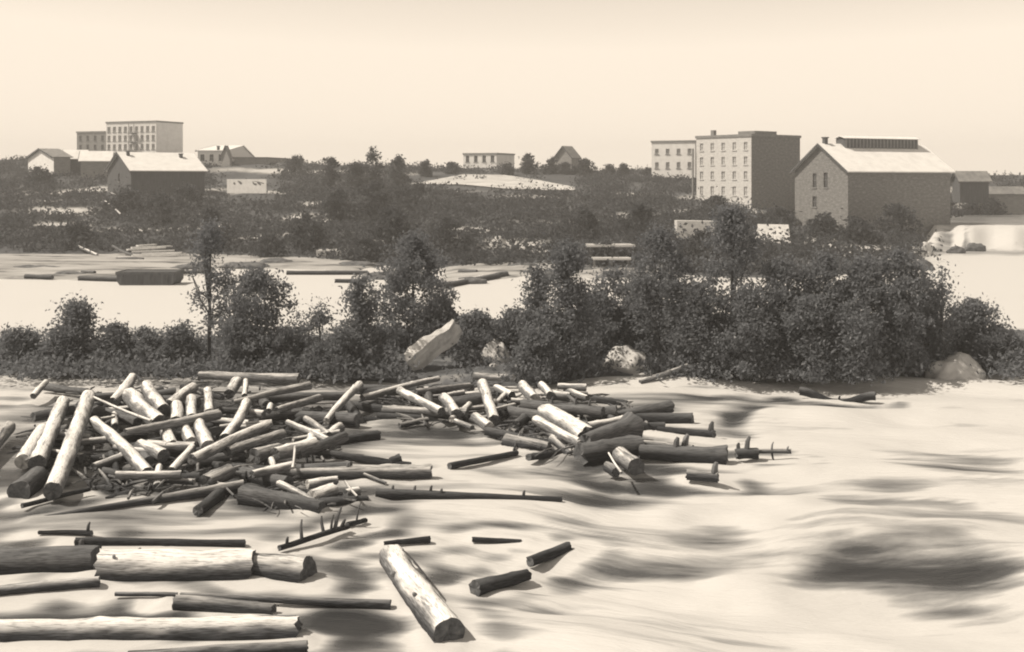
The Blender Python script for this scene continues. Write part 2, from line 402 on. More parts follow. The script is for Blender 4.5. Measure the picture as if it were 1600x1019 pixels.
# Ax, Ay, dA, Bx, By, dB (photo px), zA, zB (m), tone 0 pale 1 grey bark 2 dark, label
LOGS = [
 # --- left pile
 (138, 620, 22, 82, 768, 29, .95, .45, 0, 'long bleached log slanting towards viewer at the left of the jam'),
 (99, 630, 20, 58, 726, 27, .75, .40, 0, 'bleached log left of the long slanting log'),
 (66, 672, 20, 36, 722, 24, .55, .4, 0, 'bleached log at the left picture edge of the jam'),
 (14, 668, 20, -40, 735, 26, .5, .35, 1, 'grey log just outside the left edge of the jam'),
 (52, 652, 15, 120, 640, 14, .45, .5, 2, 'dark log crossing behind the two leftmost bleached logs'),
 (60, 745, 34, 30, 770, 36, .15, .1, 2, 'thick dark log end under the leftmost bleached logs'),
 (52, 619, 10, 72, 597, 9, .4, .7, 0, 'small pale log at the top left corner of the jam'),
 (66, 604, 12, 136, 613, 12, .35, .35, 2, 'dark log lying flat at the top left of the jam'),
 (130, 622, 14, 205, 618, 12, .3, .3, 2, 'dark log beneath the upper left pale logs'),
 (176, 630, 17, 207, 590, 15, .55, 1.0, 0, 'pale log standing steeply at the upper left of the jam'),
 (203, 618, 24, 250, 662, 26, .85, .7, 0, 'broad pale log sloping down right near the steep log'),
 (144, 620, 4, 236, 658, 5, 1.05, .9, 0, 'thin pale pole lying across the upper left logs'),
 (150, 640, 15, 215, 660, 16, .4, .4, 2, 'dark log in the shadow under the thin pale pole'),
 (157, 655, 5, 179, 651, 5, .7, .7, 0, 'short pale stick among dark logs at upper left'),
 (230, 604, 20, 256, 642, 22, .8, .6, 0, 'pale log with round dark end facing viewer, upper left'),
 (302, 606, 16, 264, 634, 18, .9, .7, 0, 'pale log leaning left behind the three upright stubs'),
 (324, 610, 13, 326, 646, 16, .9, .6, 0, 'rightmost of three upright pale stubs in the upper pile'),
 (299, 624, 16, 300, 655, 18, .75, .5, 0, 'middle of three upright pale stubs in the upper pile'),
 (276, 634, 18, 275, 660, 20, .7, .5, 0, 'leftmost of three upright pale stubs in the upper pile'),
 (196, 676, 11, 342, 648, 16, .95, .95, 1, 'long grey log lying across the middle of the left pile'),
 (147, 657, 16, 231, 740, 23, .75, .25, 0, 'long bleached log sloping down to water in the left pile'),
 (219, 694, 17, 256, 712, 21, .6, .5, 0, 'short log with dark end below the long grey log'),
 (300, 699, 12, 268, 736, 14, .6, .3, 0, 'short pale log leaning left under the left pile'),
 (311, 664, 20, 326, 700, 24, .75, .5, 0, 'short pale log beneath right end of the long grey log'),
 (259, 674, 18, 269, 698, 21, .65, .5, 0, 'short pale log with dark end under the long grey log'),
 (290, 668, 16, 298, 692, 19, .7, .5, 0, 'pale stub under the middle of the long grey log'),
 (249, 730, 11, 247, 762, 16, .35, .15, 0, 'small pale log end pointing at viewer at the pile foot'),
 (256, 751, 8, 304, 753, 10, .15, .15, 0, 'small pale log floating flat at the foot of the left pile'),
 (360, 735, 22, 322, 756, 30, .45, .25, 1, 'log with large round dark end at the foot of left pile'),
 (232, 722, 18, 215, 700, 16, .3, .35, 2, 'dark log in the gap of the left pile'),
 (225, 672, 17, 180, 690, 18, .2, .2, 2, 'dark log under the sloping bleached log'),
 (305, 725, 22, 380, 715, 22, .15, .15, 2, 'dark log deep beneath the long pale log, left pile'),
 (380, 757, 18, 62, 809, 6, .3, .02, 1, 'long tapering log trailing left over the foreground water'),
 (34, 790, 8, 140, 764, 7, .08, .12, 2, 'thin dark pole at left edge below the slanting log'),
 # --- centre of left pile
 (312, 587, 13, 467, 592, 16, .75, .75, 1, 'straight grey log along the back of the jam'),
 (364, 628, 8, 484, 602, 13, .9, .95, 1, 'slim log rising right below the straight back log'),
 (358, 616, 16, 370, 597, 18, .7, .8, 0, 'short broad pale stub below the straight back log'),
 (384, 595, 8, 382, 619, 9, .95, .8, 0, 'small upright pale stub below the straight back log'),
 (385, 630, 16, 351, 686, 17, 1.0, .7, 0, 'pale log lying steeply in the middle of the left pile'),
 (300, 717, 17, 420, 662, 14, .8, .85, 0, 'long pale log rising right across the left pile'),
 (355, 706, 15, 442, 677, 14, .6, .65, 1, 'grey barked log parallel below the long pale log'),
 (450, 660, 10, 512, 688, 12, .6, .45, 0, 'pale log sloping right at the right end of left pile'),
 (478, 655, 10, 514, 680, 10, .5, .4, 1, 'ragged grey log beside the right sloping pale log'),
 (562, 601, 13, 510, 658, 11, 1.0, .35, 0, 'pale barkless pole standing steeply right of left pile'),
 (432, 642, 12, 500, 622, 12, .55, .55, 1, 'grey log half hidden behind the left pile'),
 (420, 622, 14, 545, 618, 13, .35, .35, 2, 'dark log lying behind the steep barkless pole'),
 (393, 646, 12, 412, 648, 12, .7, .7, 0, 'small pale stub in dark centre of left pile'),
 (420, 642, 9, 423, 633, 9, .75, .85, 0, 'tiny pale upright stub in dark centre of left pile'),
 (400, 655, 16, 470, 645, 16, .3, .3, 2, 'dark log in the shadowed centre of the left pile'),
 (340, 676, 20, 300, 690, 22, .3, .3, 2, 'dark log beneath the three upright stubs'),
 (398, 713, 26, 436, 702, 20, .55, .6, 1, 'stout log with dark end below the grey barked log'),
 (430, 710, 20, 492, 694, 22, .65, .65, 0, 'stout pale log right of the stout dark-ended log'),
 (464, 710, 18, 538, 683, 17, .5, .6, 2, 'dark log pointing right at the edge of left pile'),
 (461, 698, 4, 457, 732, 5, .9, .55, 0, 'short pale stick propped on the stout pale log'),
 (421, 740, 14, 674, 737, 25, .3, .3, 1, 'long straight log reaching right from the left pile'),
 (436, 756, 12, 500, 786, 6, .45, .25, 0, 'pale broken limb below the long straight log'),
 (480, 757, 14, 526, 750, 14, .5, .5, 0, 'short pale log below the long straight log'),
 (522, 766, 22, 488, 780, 27, .4, .3, 0, 'pale hollow log end facing viewer below the straight log'),
 (539, 752, 4, 558, 776, 4, .6, .35, 0, 'thin pale stick near the right of the hollow log'),
 (540, 772, 15, 560, 768, 15, .35, .35, 0, 'pale chunk of wood right of the hollow log'),
 (382, 776, 40, 505, 796, 26, .1, .05, 2, 'thick dark log mass at the front of left pile'),
 (496, 788, 20, 574, 780, 13, .1, .1, 2, 'dark log under the hollow log end'),
 (380, 742, 26, 450, 757, 26, .2, .2, 2, 'dark log under left end of long straight log'),
 (569, 741, 5, 603, 755, 5, .3, .15, 0, 'thin pale stick under the long straight log'),
 (610, 722, 12, 626, 716, 15, .1, .2, 2, 'dark stub poking from water above the long straight log'),
 # --- middle of jam
 (566, 621, 11, 685, 591, 8, .55, .7, 0, 'long bright pole rising right at the middle of the jam'),
 (625, 610, 13, 690, 643, 14, .75, .6, 0, 'bright log sloping down right from the long bright pole'),
 (650, 612, 9, 734, 602, 8, .55, .55, 1, 'slightly bent grey log behind the middle pile'),
 (694, 622, 17, 713, 648, 18, .7, .55, 0, 'short pale log in the middle pile'),
 (698, 618, 8, 724, 613, 8, .75, .75, 0, 'small pale piece on top of the middle pile'),
 (598, 640, 12, 730, 646, 16, .4, .45, 1, 'long grey log along the front of the middle pile'),
 (590, 652, 14, 720, 656, 14, .15, .15, 2, 'dark log at water level under the middle pile'),
 (754, 600, 17, 772, 656, 17, .85, .35, 0, 'bleached log pointing at viewer in the middle pile'),
 (695, 634, 22, 752, 622, 16, .45, .6, 2, 'dark log with round end beside the bleached middle log'),
 (624, 665, 9, 668, 656, 9, .2, .25, 1, 'small grey log below the front of the middle pile'),
 (712, 658, 8, 738, 668, 8, .35, .3, 0, 'short pale stick right of the middle pile'),
 (742, 652, 16, 764, 668, 17, .5, .35, 0, 'pale chunk right below the bleached middle log'),
 (740, 588, 12, 806, 592, 12, .5, .5, 1, 'grey log at the back of the jam, right of centre'),
 (775, 606, 11, 800, 618, 12, .5, .45, 0, 'small pale log right of the bleached middle log'),
 (780, 640, 18, 850, 652, 20, .3, .3, 2, 'dark log at the left of the right pile'),
 (640, 618, 12, 700, 606, 12, .35, .35, 2, 'dark log in gap beneath the long bright pole'),
 (702, 729, 11, 808, 708, 8, .03, .06, 2, 'half-sunk dark log alone in the middle current'),
 (588, 771, 17, 878, 781, 9, .12, .05, 2, 'long dark log with nubs lying across mid river'),
 # --- right pile
 (816, 603, 17, 836, 624, 18, .8, .65, 0, 'bright cut log at top left of the right pile'),
 (846, 602, 13, 860, 618, 13, .85, .75, 0, 'small bright round log at top of the right pile'),
 (872, 604, 10, 916, 606, 12, .7, .7, 0, 'short bright log lying flat at back of right pile'),
 (855, 616, 13, 890, 620, 15, .7, .65, 0, 'pale log across top of the right pile'),
 (886, 616, 6, 902, 630, 6, .75, .6, 2, 'short dark stick on top of the right pile'),
 (816, 632, 17, 942, 645, 19, .5, .45, 2, 'long dark log across the middle of the right pile'),
 (852, 645, 30, 918, 684, 34, .65, .4, 0, 'widest bleached log slab in the right pile'),
 (838, 657, 16, 908, 695, 15, .6, .3, 0, 'bleached log left beside the widest slab'),
 (862, 686, 12, 890, 712, 10, .3, .05, 0, 'pale log end dipping into water left of root wad'),
 (790, 688, 22, 858, 700, 18, .2, .15, 1, 'light grey log at the front left of right pile'),
 (914, 692, 26, 988, 668, 34, .4, .6, 2, 'thick dark log with root end in the right pile'),
 (918, 668, 16, 985, 655, 16, .65, .75, 0, 'pale log on top of the thick rooted log'),
 (905, 712, 40, 1000, 700, 36, .1, .15, 2, 'broad dark log mass at the front of right pile'),
 (930, 700, 24, 870, 690, 24, .1, .15, 2, 'dark log buried under the right pile'),
 (968, 710, 24, 994, 730, 28, .4, .3, 1, 'log with large dark round end at front of right pile'),
 (951, 708, 3, 971, 739, 4, .75, .4, 0, 'thin pale stick leaning on the front of right pile'),
 (948, 728, 15, 962, 738, 17, .2, .1, 1, 'small stump left of the large round log end'),
 (1004, 643, 10, 1012, 640, 14, .1, .25, 2, 'dark knob of a sunken log above the right pile'),
 (1006, 693, 10, 1082, 703, 15, .35, .25, 1, 'log reaching right from the right pile'),
 (1028, 671, 9, 1116, 679, 14, .1, .15, 2, 'dark log upstream right of the right pile'),
 (1000, 706, 22, 1136, 713, 28, .12, .15, 2, 'thick dark log at the right tip of the right pile'),
 (1150, 709, 15, 1184, 708, 17, .12, .15, 2, 'short dark log beyond tip of the right pile'),
 (1182, 706, 5, 1236, 705, 8, .25, .3, 1, 'split thin log at the far right tip of jam'),
 (1250, 611, 13, 1368, 619, 13, .22, .24, 2, 'lone drifting log sagging under water at far right'),
 (1073, 742, 16, 1122, 746, 17, .08, .1, 1, 'worn log barely showing in rapids below the right pile'),
 # --- foreground
 (60, 832, 6, 144, 833, 9, .03, .06, 2, 'thin dark log in left foreground water'),
 (118, 847, 13, 383, 850, 12, .05, .05, 2, 'long dark log just behind the biggest foreground log'),
 (-60, 886, 50, 152, 878, 52, .25, .25, 2, 'thick dark log running off the left picture edge'),
 (156, 888, 54, 398, 886, 50, .30, .30, 0, 'biggest bleached foreground log at lower left'),
 (384, 884, 44, 482, 893, 50, .26, .26, 1, 'stout log with dark cut end, butting the biggest foreground log'),
 (-30, 926, 15, 156, 909, 18, .1, .12, 0, 'pale log below the thick dark log at left edge'),
 (180, 928, 7, 277, 929, 8, .08, .08, 0, 'slim pale log below the biggest foreground log'),
 (274, 942, 25, 428, 955, 22, .1, .08, 1, 'dark-sided grey log in lower left foreground'),
 (282, 930, 9, 610, 945, 15, .16, .06, 1, 'very long slim log above the dark-sided grey one'),
 (-80, 988, 40, 466, 985, 42, .2, .2, 0, 'longest pale log along the bottom left edge'),
 (356, 967, 9, 462, 967, 11, .06, .08, 1, 'small log just behind the longest bottom log'),
 (612, 868, 36, 702, 988, 46, .4, .3, 0, 'bleached log with peeling bark pointing at viewer, bottom centre'),
 (600, 849, 6, 672, 843, 11, .02, .06, 2, 'small dark log behind the peeling-bark log'),
 (436, 856, 9, 544, 822, 9, .06, .15, 2, 'dark branchy driftwood with upright stubs in foreground'),
 (542, 820, 8, 572, 813, 7, .08, .05, 2, 'tip of sunken driftwood with one upright twig'),
 (742, 920, 26, 824, 898, 18, .1, .05, 2, 'lower dark sunken log right of the peeling-bark log'),
 (828, 878, 17, 888, 856, 19, .02, .1, 2, 'upper dark sunken log right of the peeling-bark log'),
 (738, 843, 9, 814, 847, 8, .02, .02, 2, 'dark sunken log just breaking the surface mid foreground'),
 (480, 1012, 22, 200, 1030, 26, .05, .05, 1, 'low soaked log at the very bottom under the longest one'),
 # --- island shore / far shore
 (1000, 598, 9, 1074, 571, 6, .25, .9, 1, 'driftwood trunk leaning on the island shore, right of centre'),
 (934, 606, 5, 1000, 596, 7, .1, .2, 1, 'thin driftwood at the waterline left of the leaning trunk'),
 (448, 427, 8, 574, 427, 9, .15, .15, 2, 'long dark boom log floating along the far shore'),
 (524, 440, 8, 572, 441, 11, .1, .1, 2, 'short dark log floating below the long boom log'),
 (690, 449, 9, 790, 430, 12, .15, .2, 2, 'dark log slanting across the gravel bar front'),
 (686, 444, 4, 755, 432, 5, .35, .35, 0, 'thin pale pole above the slanting gravel bar log'),
 (718, 425, 9, 745, 426, 9, .25, .25, 2, 'short dark log lying on the gravel bar'),
 (40, 433, 9, 82, 434, 8, .2, .2, 2, 'dark log on the sandbar at the left edge'),
 (124, 435, 8, 190, 437, 10, .2, .2, 2, 'dark log on the sandbar beside the scow'),
 (128, 425, 5, 148, 426, 6, .4, .4, 2, 'small dark log on the sandbar behind the scow'),
 (270, 426, 5, 330, 424, 6, .3, .3, 2, 'dark log on the sandbar right of the scow'),
 (176, 385, 4, 206, 399, 4, 1.2, .5, 2, 'dark timber leaning on the pale timber heap'),
 (182, 404, 4, 224, 405, 5, .45, .45, 2, 'dark timber lying below the pale timber heap'),
 (124, 385, 4, 152, 398, 4, 1.0, .5, 0, 'pale timber leaning on the left bank'),
]
DARK_W = []
for a_, b_, c_, d_, e_, f_ in DARK:
    c0 = G(a_, b_); k = c0.y / F
    DARK_W.append((c0.x, c0.y, c_ * k, d_ * c0.y * c0.y / (F * H), math.radians(e_), f_ * (.78 if a_ > 1000 and f_ > 0 else 1)))

def build_river():
    pxs = np.arange(-900, 2501, 8.0)
    pys = np.concatenate([np.linspace(345, 420, 50), np.arange(421, 1300, 2.6), np.geomspace(1310, 4500, 24)])
    D = F * H / (pys - HZ)
    X = (pxs[None, :] - 800) * D[:, None] / F
    Y = np.repeat(D[:, None], len(pxs), 1)
    P = np.repeat(pxs[None, :], len(D), 0)
    z = np.zeros(X.shape); dk = np.zeros(X.shape); st_ = np.zeros(X.shape); bl = np.zeros(X.shape); rid = np.zeros(X.shape)
    right = np.clip((P - 620) / 350, 0, 1) * np.clip((76 - Y) / 18, 0, 1)
    near = np.clip((76 - Y) / 18, 0, 1)
    fl = np.zeros(X.shape + (3,)); WX = X.copy(); WY = Y.copy()
    for i in range(X.shape[0]):
        for j in range(X.shape[1]):
            x, y = X[i, j], Y[i, j]
            w1 = noise.noise(Vector((x * 0.10, y * 0.10, 3.3))); w2 = noise.noise(Vector((x * 0.10, y * 0.10, 9.3)))
            u, v = x + 4.0 * w1, y + 3.0 * w2 + 0.12 * x
            fl[i, j] = (u * 0.13, v * 0.70, 0.0)
            if near[i, j] > 0:
                w3 = noise.noise(Vector((x * 0.35, y * 0.45, 1.3))); w4 = noise.noise(Vector((x * 0.3, y * 0.5, 7.7)))
                WX[i, j] += 1.8 * w1 + 0.9 * w3; WY[i, j] += 1.3 * w2 + 0.8 * w4
                st_[i, j] = noise.noise(Vector((u * 0.10, v * 0.95, 2.0))) + 0.5 * noise.noise(Vector((u * 0.22, v * 2.1, 6.0)))
                rg = max(0.0, 1 - 5.5 * abs(noise.noise(Vector((u * .06, v * .42, 11.0))))) + .7 * max(0.0, 1 - 6 * abs(noise.noise(Vector((u * .11, v * .8, 15.0)))))
                rid[i, j] = rg
                bl[i, j] = noise.noise(Vector((u * 0.16, v * 0.2, 8.0))) + .6 * noise.noise(Vector((WX[i, j] * .34, WY[i, j] * .4, 5.0)))
                n1 = noise.noise(Vector((u * 0.11, v * 0.22, 0.0))); n2 = noise.noise(Vector((u * 0.3, v * 0.7, 4.0)))
                z[i, j] = near[i, j] * ((0.05 + 0.40 * right[i, j]) * n1 + (0.05 + 0.10 * right[i, j]) * n2 + .025 * noise.noise(Vector((x * 1.1, y * 1.6, 2.2))))
    for cx, cy, rx, ry, an, st in DARK_W:
        dx, dy = WX - cx, WY - cy
        sk = math.tan(-an) * 1.0
        dy2 = dy - dx * sk * (cy / H) * 0.6
        q = (dx / rx) ** 2 + (dy2 / ry) ** 2
        dk = 1 - (1 - dk) * (1 - st * np.exp(-q ** 1.1))
    dk = np.clip(dk, -1.0, 1.0)
    foam = 0.72 + 0.13 * right - dk * np.where(dk > 0, 0.86, 0.24) + (0.20 - 0.13 * right) * st_ * near + 0.13 * right * bl + (0.17 + 0.10 * right) * rid * near - .04 * near
    # water heaped and whitened where it breaks against floating logs
    for l in LOGS:
        A, B = G(l[0], l[1], l[6]), G(l[3], l[4], l[7])
        if A.y > 60 or min(l[6], l[7]) > .45: continue
        r = (l[2] + l[5]) / 4 * A.y / F
        x0, x1, y0, y1 = min(A.x, B.x) - 2, max(A.x, B.x) + 2, min(A.y, B.y) - 2, max(A.y, B.y) + 2
        rows = np.where((D > y0) & (D < y1))[0]
        if len(rows) == 0: continue
        r0, r1 = rows[0], rows[-1] + 1
        xs, ys = WX[r0:r1] * .3 + X[r0:r1] * .7, WY[r0:r1] * .3 + Y[r0:r1] * .7
        ab = B - A; t = np.clip(((xs - A.x) * ab.x + (ys - A.y) * ab.y) / (ab.x ** 2 + ab.y ** 2), 0, 1)
        d = np.hypot(xs - A.x - t * ab.x, ys - A.y - t * ab.y) - r
        pile = 0.25 if (l[1] < 790 and l[0] < 1000) else 1.0
        foam[r0:r1] += 0.34 * pile * np.exp(-(np.maximum(d, 0) / .45) ** 2) - 0.22 * pile * np.exp(-((d - .95) / .4) ** 2)
        z[r0:r1] += 0.07 * np.exp(-(np.maximum(d, 0) / .22) ** 2)
    z -= dk * (0.02 + 0.22 * right)
    z[z < -0.5] = -0.5
    foam = np.where(Y > 70, np.maximum(foam, np.clip((Y - 70) / 10, 0, 1) * 0.95), foam)  # far channel: sky reflection put into the colour as near-full whiteness
    # the fall at the right: the upper pool stands higher
    edge = np.zeros(P.shape)
    for j in range(P.shape[1]): edge[:, j] = 167 + 2.5 * noise.noise(Vector((P[0, j] * .03, 3.0, 0)))
    ramp_ = np.clip((P - 1435) / 25, 0, 1) * np.clip((Y - edge) / 5.5, 0, 1)
    drop = np.clip((P - 1440) / 20, 0, 1) * np.exp(-((Y - edge - 2.0) / 4.0) ** 2)
    for i in range(P.shape[0]):
        if drop[i].max() > .05:
            for j in range(P.shape[1]):
                if drop[i, j] > .05: foam[i, j] += drop[i, j] * (.10 - .9 * max(0, noise.noise(Vector((P[i, j] * .07, Y[i, j] * .05, 1.0))) - .05))
    rt = np.clip((P - 1440) / 20, 0, 1)
    foam = foam - rt * np.clip((Y - edge - 6) / 3, 0, 1) * .5 - rt * .38 * np.exp(-((Y - edge + 7) / 6.5) ** 2)
    z += 3.1 * ramp_
    V = np.stack([X, Y, z], -1).reshape(-1, 3)
    n = len(pxs); R = len(D)
    idx = np.arange(R * n).reshape(R, n)
    faces = np.stack([idx[1:, :-1], idx[1:, 1:], idx[:-1, 1:], idx[:-1, :-1]], -1).reshape(-1, 4)
    me = mesh_from('river', V.tolist(), faces.tolist(), True)
    a = me.attributes.new('foam', 'FLOAT', 'POINT'); a.data.foreach_set('value', foam.reshape(-1))
    b = me.attributes.new('flow', 'FLOAT_VECTOR', 'POINT'); b.data.foreach_set('vector', fl.reshape(-1))
    tag(link('river_water', me, M['water']), 'pale foaming river water running over rapids', 'river', kind='structure')
build_river()

def mound(name, outline, z0, amp, mat, label, cat, seed, kind='structure', step=26):
    """low bar of land: outline in photo points on the water plane, ground rises inward"""
    pts = [G(*p) for p in outline]
    xs = [p.x for p in pts]; ys = [p.y for p in pts]
    nx, ny = step * 5, step
    V, keep, idx = [], {}, {}
    def inside(x, y):
        c = False; j = len(pts) - 1; dmin = 1e9
        for i in range(len(pts)):
            a, b = pts[i], pts[j]
            if (a.y > y) != (b.y > y) and x < (b.x - a.x) * (y - a.y) / (b.y - a.y) + a.x: c = not c
            ab = b - a; t = max(0, min(1, ((x - a.x) * ab.x + (y - a.y) * ab.y) / max(1e-9, ab.x ** 2 + ab.y ** 2)))
            dmin = min(dmin, math.hypot(x - a.x - t * ab.x, (y - a.y - t * ab.y)))
            j = i
        return dmin if c else -dmin
    hy = (max(ys) - min(ys))
    for i in range(ny + 1):
        for j in range(nx + 1):
            x = min(xs) - 2 + (max(xs) - min(xs) + 4) * j / nx; y = min(ys) - 2 + (hy + 4) * i / ny
            d = inside(x, y) + 0.9 * noise.noise(Vector((x * 0.35, y * 0.35, seed)))
            h = z0 * (1 - math.exp(-max(d, 0) / (0.18 * hy + 0.2))) + (-0.5 if d < 0 else 0)
            if d < 0: h = max(-0.6, d * 0.35)
            else: h += 0.04 + amp * (0.5 + 0.5 * noise.noise(Vector((x * 0.6, y * 0.6, seed + 3)))) * min(1, d)
            V.append((x, y, h))
    Fc = [(r * (nx + 1) + c, r * (nx + 1) + c + 1, (r + 1) * (nx + 1) + c + 1, (r + 1) * (nx + 1) + c) for r in range(ny) for c in range(nx)]
    Fc = [f for f in Fc if max(V[k][2] for k in f) > -0.55]
    return tag(link(name, mesh_from(name, V, Fc, True), mat), label, cat, kind=kind)

mound('island', [(-420, 588), (60, 580), (320, 590), (560, 596), (760, 602), (960, 604), (1020, 594), (1200, 590), (1440, 588), (1540, 580), (1700, 572), (1900, 560), (1900, 512),
                 (1560, 520), (1440, 500), (1200, 492), (900, 500), (700, 508), (480, 528), (250, 535), (0, 540), (-420, 545)], 0.55, 0.35, M['island'],
      'low dark wooded island behind the log jam', 'island', 2.0, step=30)
mound('sandbar', [(-250, 434), (60, 437), (180, 440), (300, 430), (345, 418), (560, 424), (600, 412), (520, 404), (330, 398), (150, 398), (-250, 398)], 0.35, 0.2, M['sand'],
      'pale sandbar along the far bank below the shed', 'sandbar', 4.0)
mound('gravel_bar', [(690, 446), (770, 438), (850, 428), (960, 440), (1060, 436), (1040, 412), (930, 402), (760, 398), (700, 412)], 0.35, 0.3, M['sand'],
      'pale rocky gravel bar at the middle of the far bank', 'gravel bar', 6.0)

# the cleared road on the far hill
def build_road():
    up = [(660, 286), (725, 274), (790, 275), (840, 283), (897, 294)]
    lo = [(640, 289), (722, 290), (795, 297), (850, 299), (899, 299)]
    V = []; N = 40; W = 6
    for i in range(N + 1):
        t = i / N
        def along(pp):
            s = t * (len(pp) - 1); k = min(int(s), len(pp) - 2); q = s - k
            return pp[k][0] * (1 - q) + pp[k + 1][0] * q, pp[k][1] * (1 - q) + pp[k + 1][1] * q
        a, b = along(up), along(lo)
        pa, pb = T(*a), T(*b)
        for j in range(W + 1):
            w = j / W
            p = pa.lerp(pb, w)
            px = 800 + F * p.x / p.y
            V.append((p.x, p.y, terrain(px, p.y) + 0.22 + 0.05 * noise.noise(Vector((p.x, p.y, 0)))))
    Fc = [(i * (W + 1) + j, i * (W + 1) + j + 1, (i + 1) * (W + 1) + j + 1, (i + 1) * (W + 1) + j) for i in range(N) for j in range(W)]
    tag(link('dirt_road', mesh_from('dirt_road', V, Fc, True), M['road']), 'pale bare dirt road running down the far hillside', 'road', kind='structure')
build_road()

# ------------------------------------------------------------------ buildings
def footprint(cpx, D, theta, lpx, rpx):
    th = math.radians(theta); C = AT(cpx, D, 0)
    u = Vector((math.cos(th), math.sin(th))); v = Vector((-math.sin(th), math.cos(th)))
    r = (rpx - 800) / F; l = (lpx - 800) / F
    s = (r * C.y - C.x) / (u.x - r * u.y)
    w = (l * C.y - C.x) / (v.x - l * v.y)
    return C, th, s, w

def wall(axis, length, z0, z1, openings, depth=0.22, gable=None):
    """a wall face in the plane x=0 (axis 'y') or y=0 (axis 'x') of the building, with real openings and reveals"""
    m = MB()
    def P(a, d, z): return (a, d, z) if axis == 'x' else (d, length - a, z)
    xs = sorted({0, length} | {o[0] for o in openings} | {o[1] for o in openings})
    zs = sorted({z0, z1} | {o[2] for o in openings} | {o[3] for o in openings})
    for i in range(len(xs) - 1):
        for k in range(len(zs) - 1):
            cx, cz = (xs[i] + xs[i + 1]) / 2, (zs[k] + zs[k + 1]) / 2
            if any(o[0] < cx < o[1] and o[2] < cz < o[3] for o in openings): continue
            m.poly([P(xs[i], 0, zs[k]), P(xs[i + 1], 0, zs[k]), P(xs[i + 1], 0, zs[k + 1]), P(xs[i], 0, zs[k + 1])])
    for a, b, c, d in openings:
        for q in ([(a, c), (a, d)], [(b, d), (b, c)], [(a, d), (b, d)], [(b, c), (a, c)]):
            m.poly([P(q[0][0], 0, q[0][1]), P(q[1][0], 0, q[1][1]), P(q[1][0], depth, q[1][1]), P(q[0][0], depth, q[0][1])])
    if gable: m.poly([P(0, 0, z1), P(length, 0, z1), P(length / 2, 0, gable)])
    return m

def add_windows(root, axis, length, openings, glass, bar, depth=0.2, names=None):
    for n_, (a, b, c, d) in enumerate(openings):
        nm = names[n_] if names else 'window'
        w = MB(); 
        def P(a_, dd, z): return (a_, dd, z) if axis == 'x' else (dd, length - a_, z)
        w.poly([P(a, depth, c), P(b, depth, c), P(b, depth, d), P(a, depth, d)])
        o = w.build(nm, glass, root)
        if nm == 'window':
            f = MB(); t = 0.07; mx = (a + b) / 2; mz = (c + d) / 2
            def bx(a0, a1, c0, c1):
                if axis == 'x': f.box(a0, a1, depth - 0.09, depth - 0.02, c0, c1)
                else: f.box(depth - 0.09, depth - 0.02, length - a1, length - a0, c0, c1)
            bx(mx - t / 2, mx + t / 2, c, d); bx(a, b, mz - t / 2, mz + t / 2)
            f.build('glazing_bar', bar, o)
            s = MB()
            if axis == 'x': s.box(a - 0.12, b + 0.12, -0.12, 0.1, c - 0.16, c - 0.003)
            else: s.box(-0.12, 0.1, length - b - 0.12, length - a + 0.12, c - 0.16, c - 0.003)
            s.build('sill', bar, o)

def grid(length, cols, w, rows):
    out = []
    for z, h in rows:
        for i in range(cols):
            c = length * (i + 0.5) / cols
            out.append((c - w / 2, c + w / 2, z, z + h))
    return out

def flat_building(name, label, cpx, D, theta, lpx, rpx, ztop, zbase, m_left, m_right, win_left, win_right, m_roof, glass, bar, parapet=True, doors=None):
    C, th, s, w = footprint(cpx, D, theta, lpx if lpx else cpx - 30, rpx)
    if not lpx: w = 11.0
    root = empty(name, (C.x, C.y, zbase), th)
    h = ztop - zbase
    L = win_left(w, h) if win_left else []; Rr = win_right(s, h) if win_right else []
    wall('y', w, 0, h, L).build('wall', m_left, root)
    wall('x', s, 0, h, Rr).build('wall', m_right, root)
    MB().poly([(s, 0, 0), (s, w, 0), (s, w, h), (s, 0, h)]).poly([(s, w, 0), (0, w, 0), (0, w, h), (s, w, h)]).build('rear_wall', m_right, root)
    names = None
    if doors is not None: names = ['door' if i in doors else 'window' for i in range(len(L))]
    add_windows(root, 'y', w, L, glass, bar, names=names); add_windows(root, 'x', s, Rr, glass, bar)
    MB().box(0.05, s - 0.05, 0.05, w - 0.05, h - 0.35, h - 0.25).build('roof', m_roof, root)
    if parapet:
        c = MB(); o = 0.16
        c.box(-o, s + o, -o, -0.004, h - 0.38, h + 0.05); c.box(-o, -0.004, 0, w + o, h - 0.38, h + 0.05)
        c.box(s + 0.004, s + o, 0, w + o, h - 0.38, h + 0.05); c.box(0, s, w + 0.004, w + o, h - 0.38, h + 0.05)
        c.build('cornice', M['trim_mid'], root)
    tag(root, label, 'building')
    return root, s, w, h

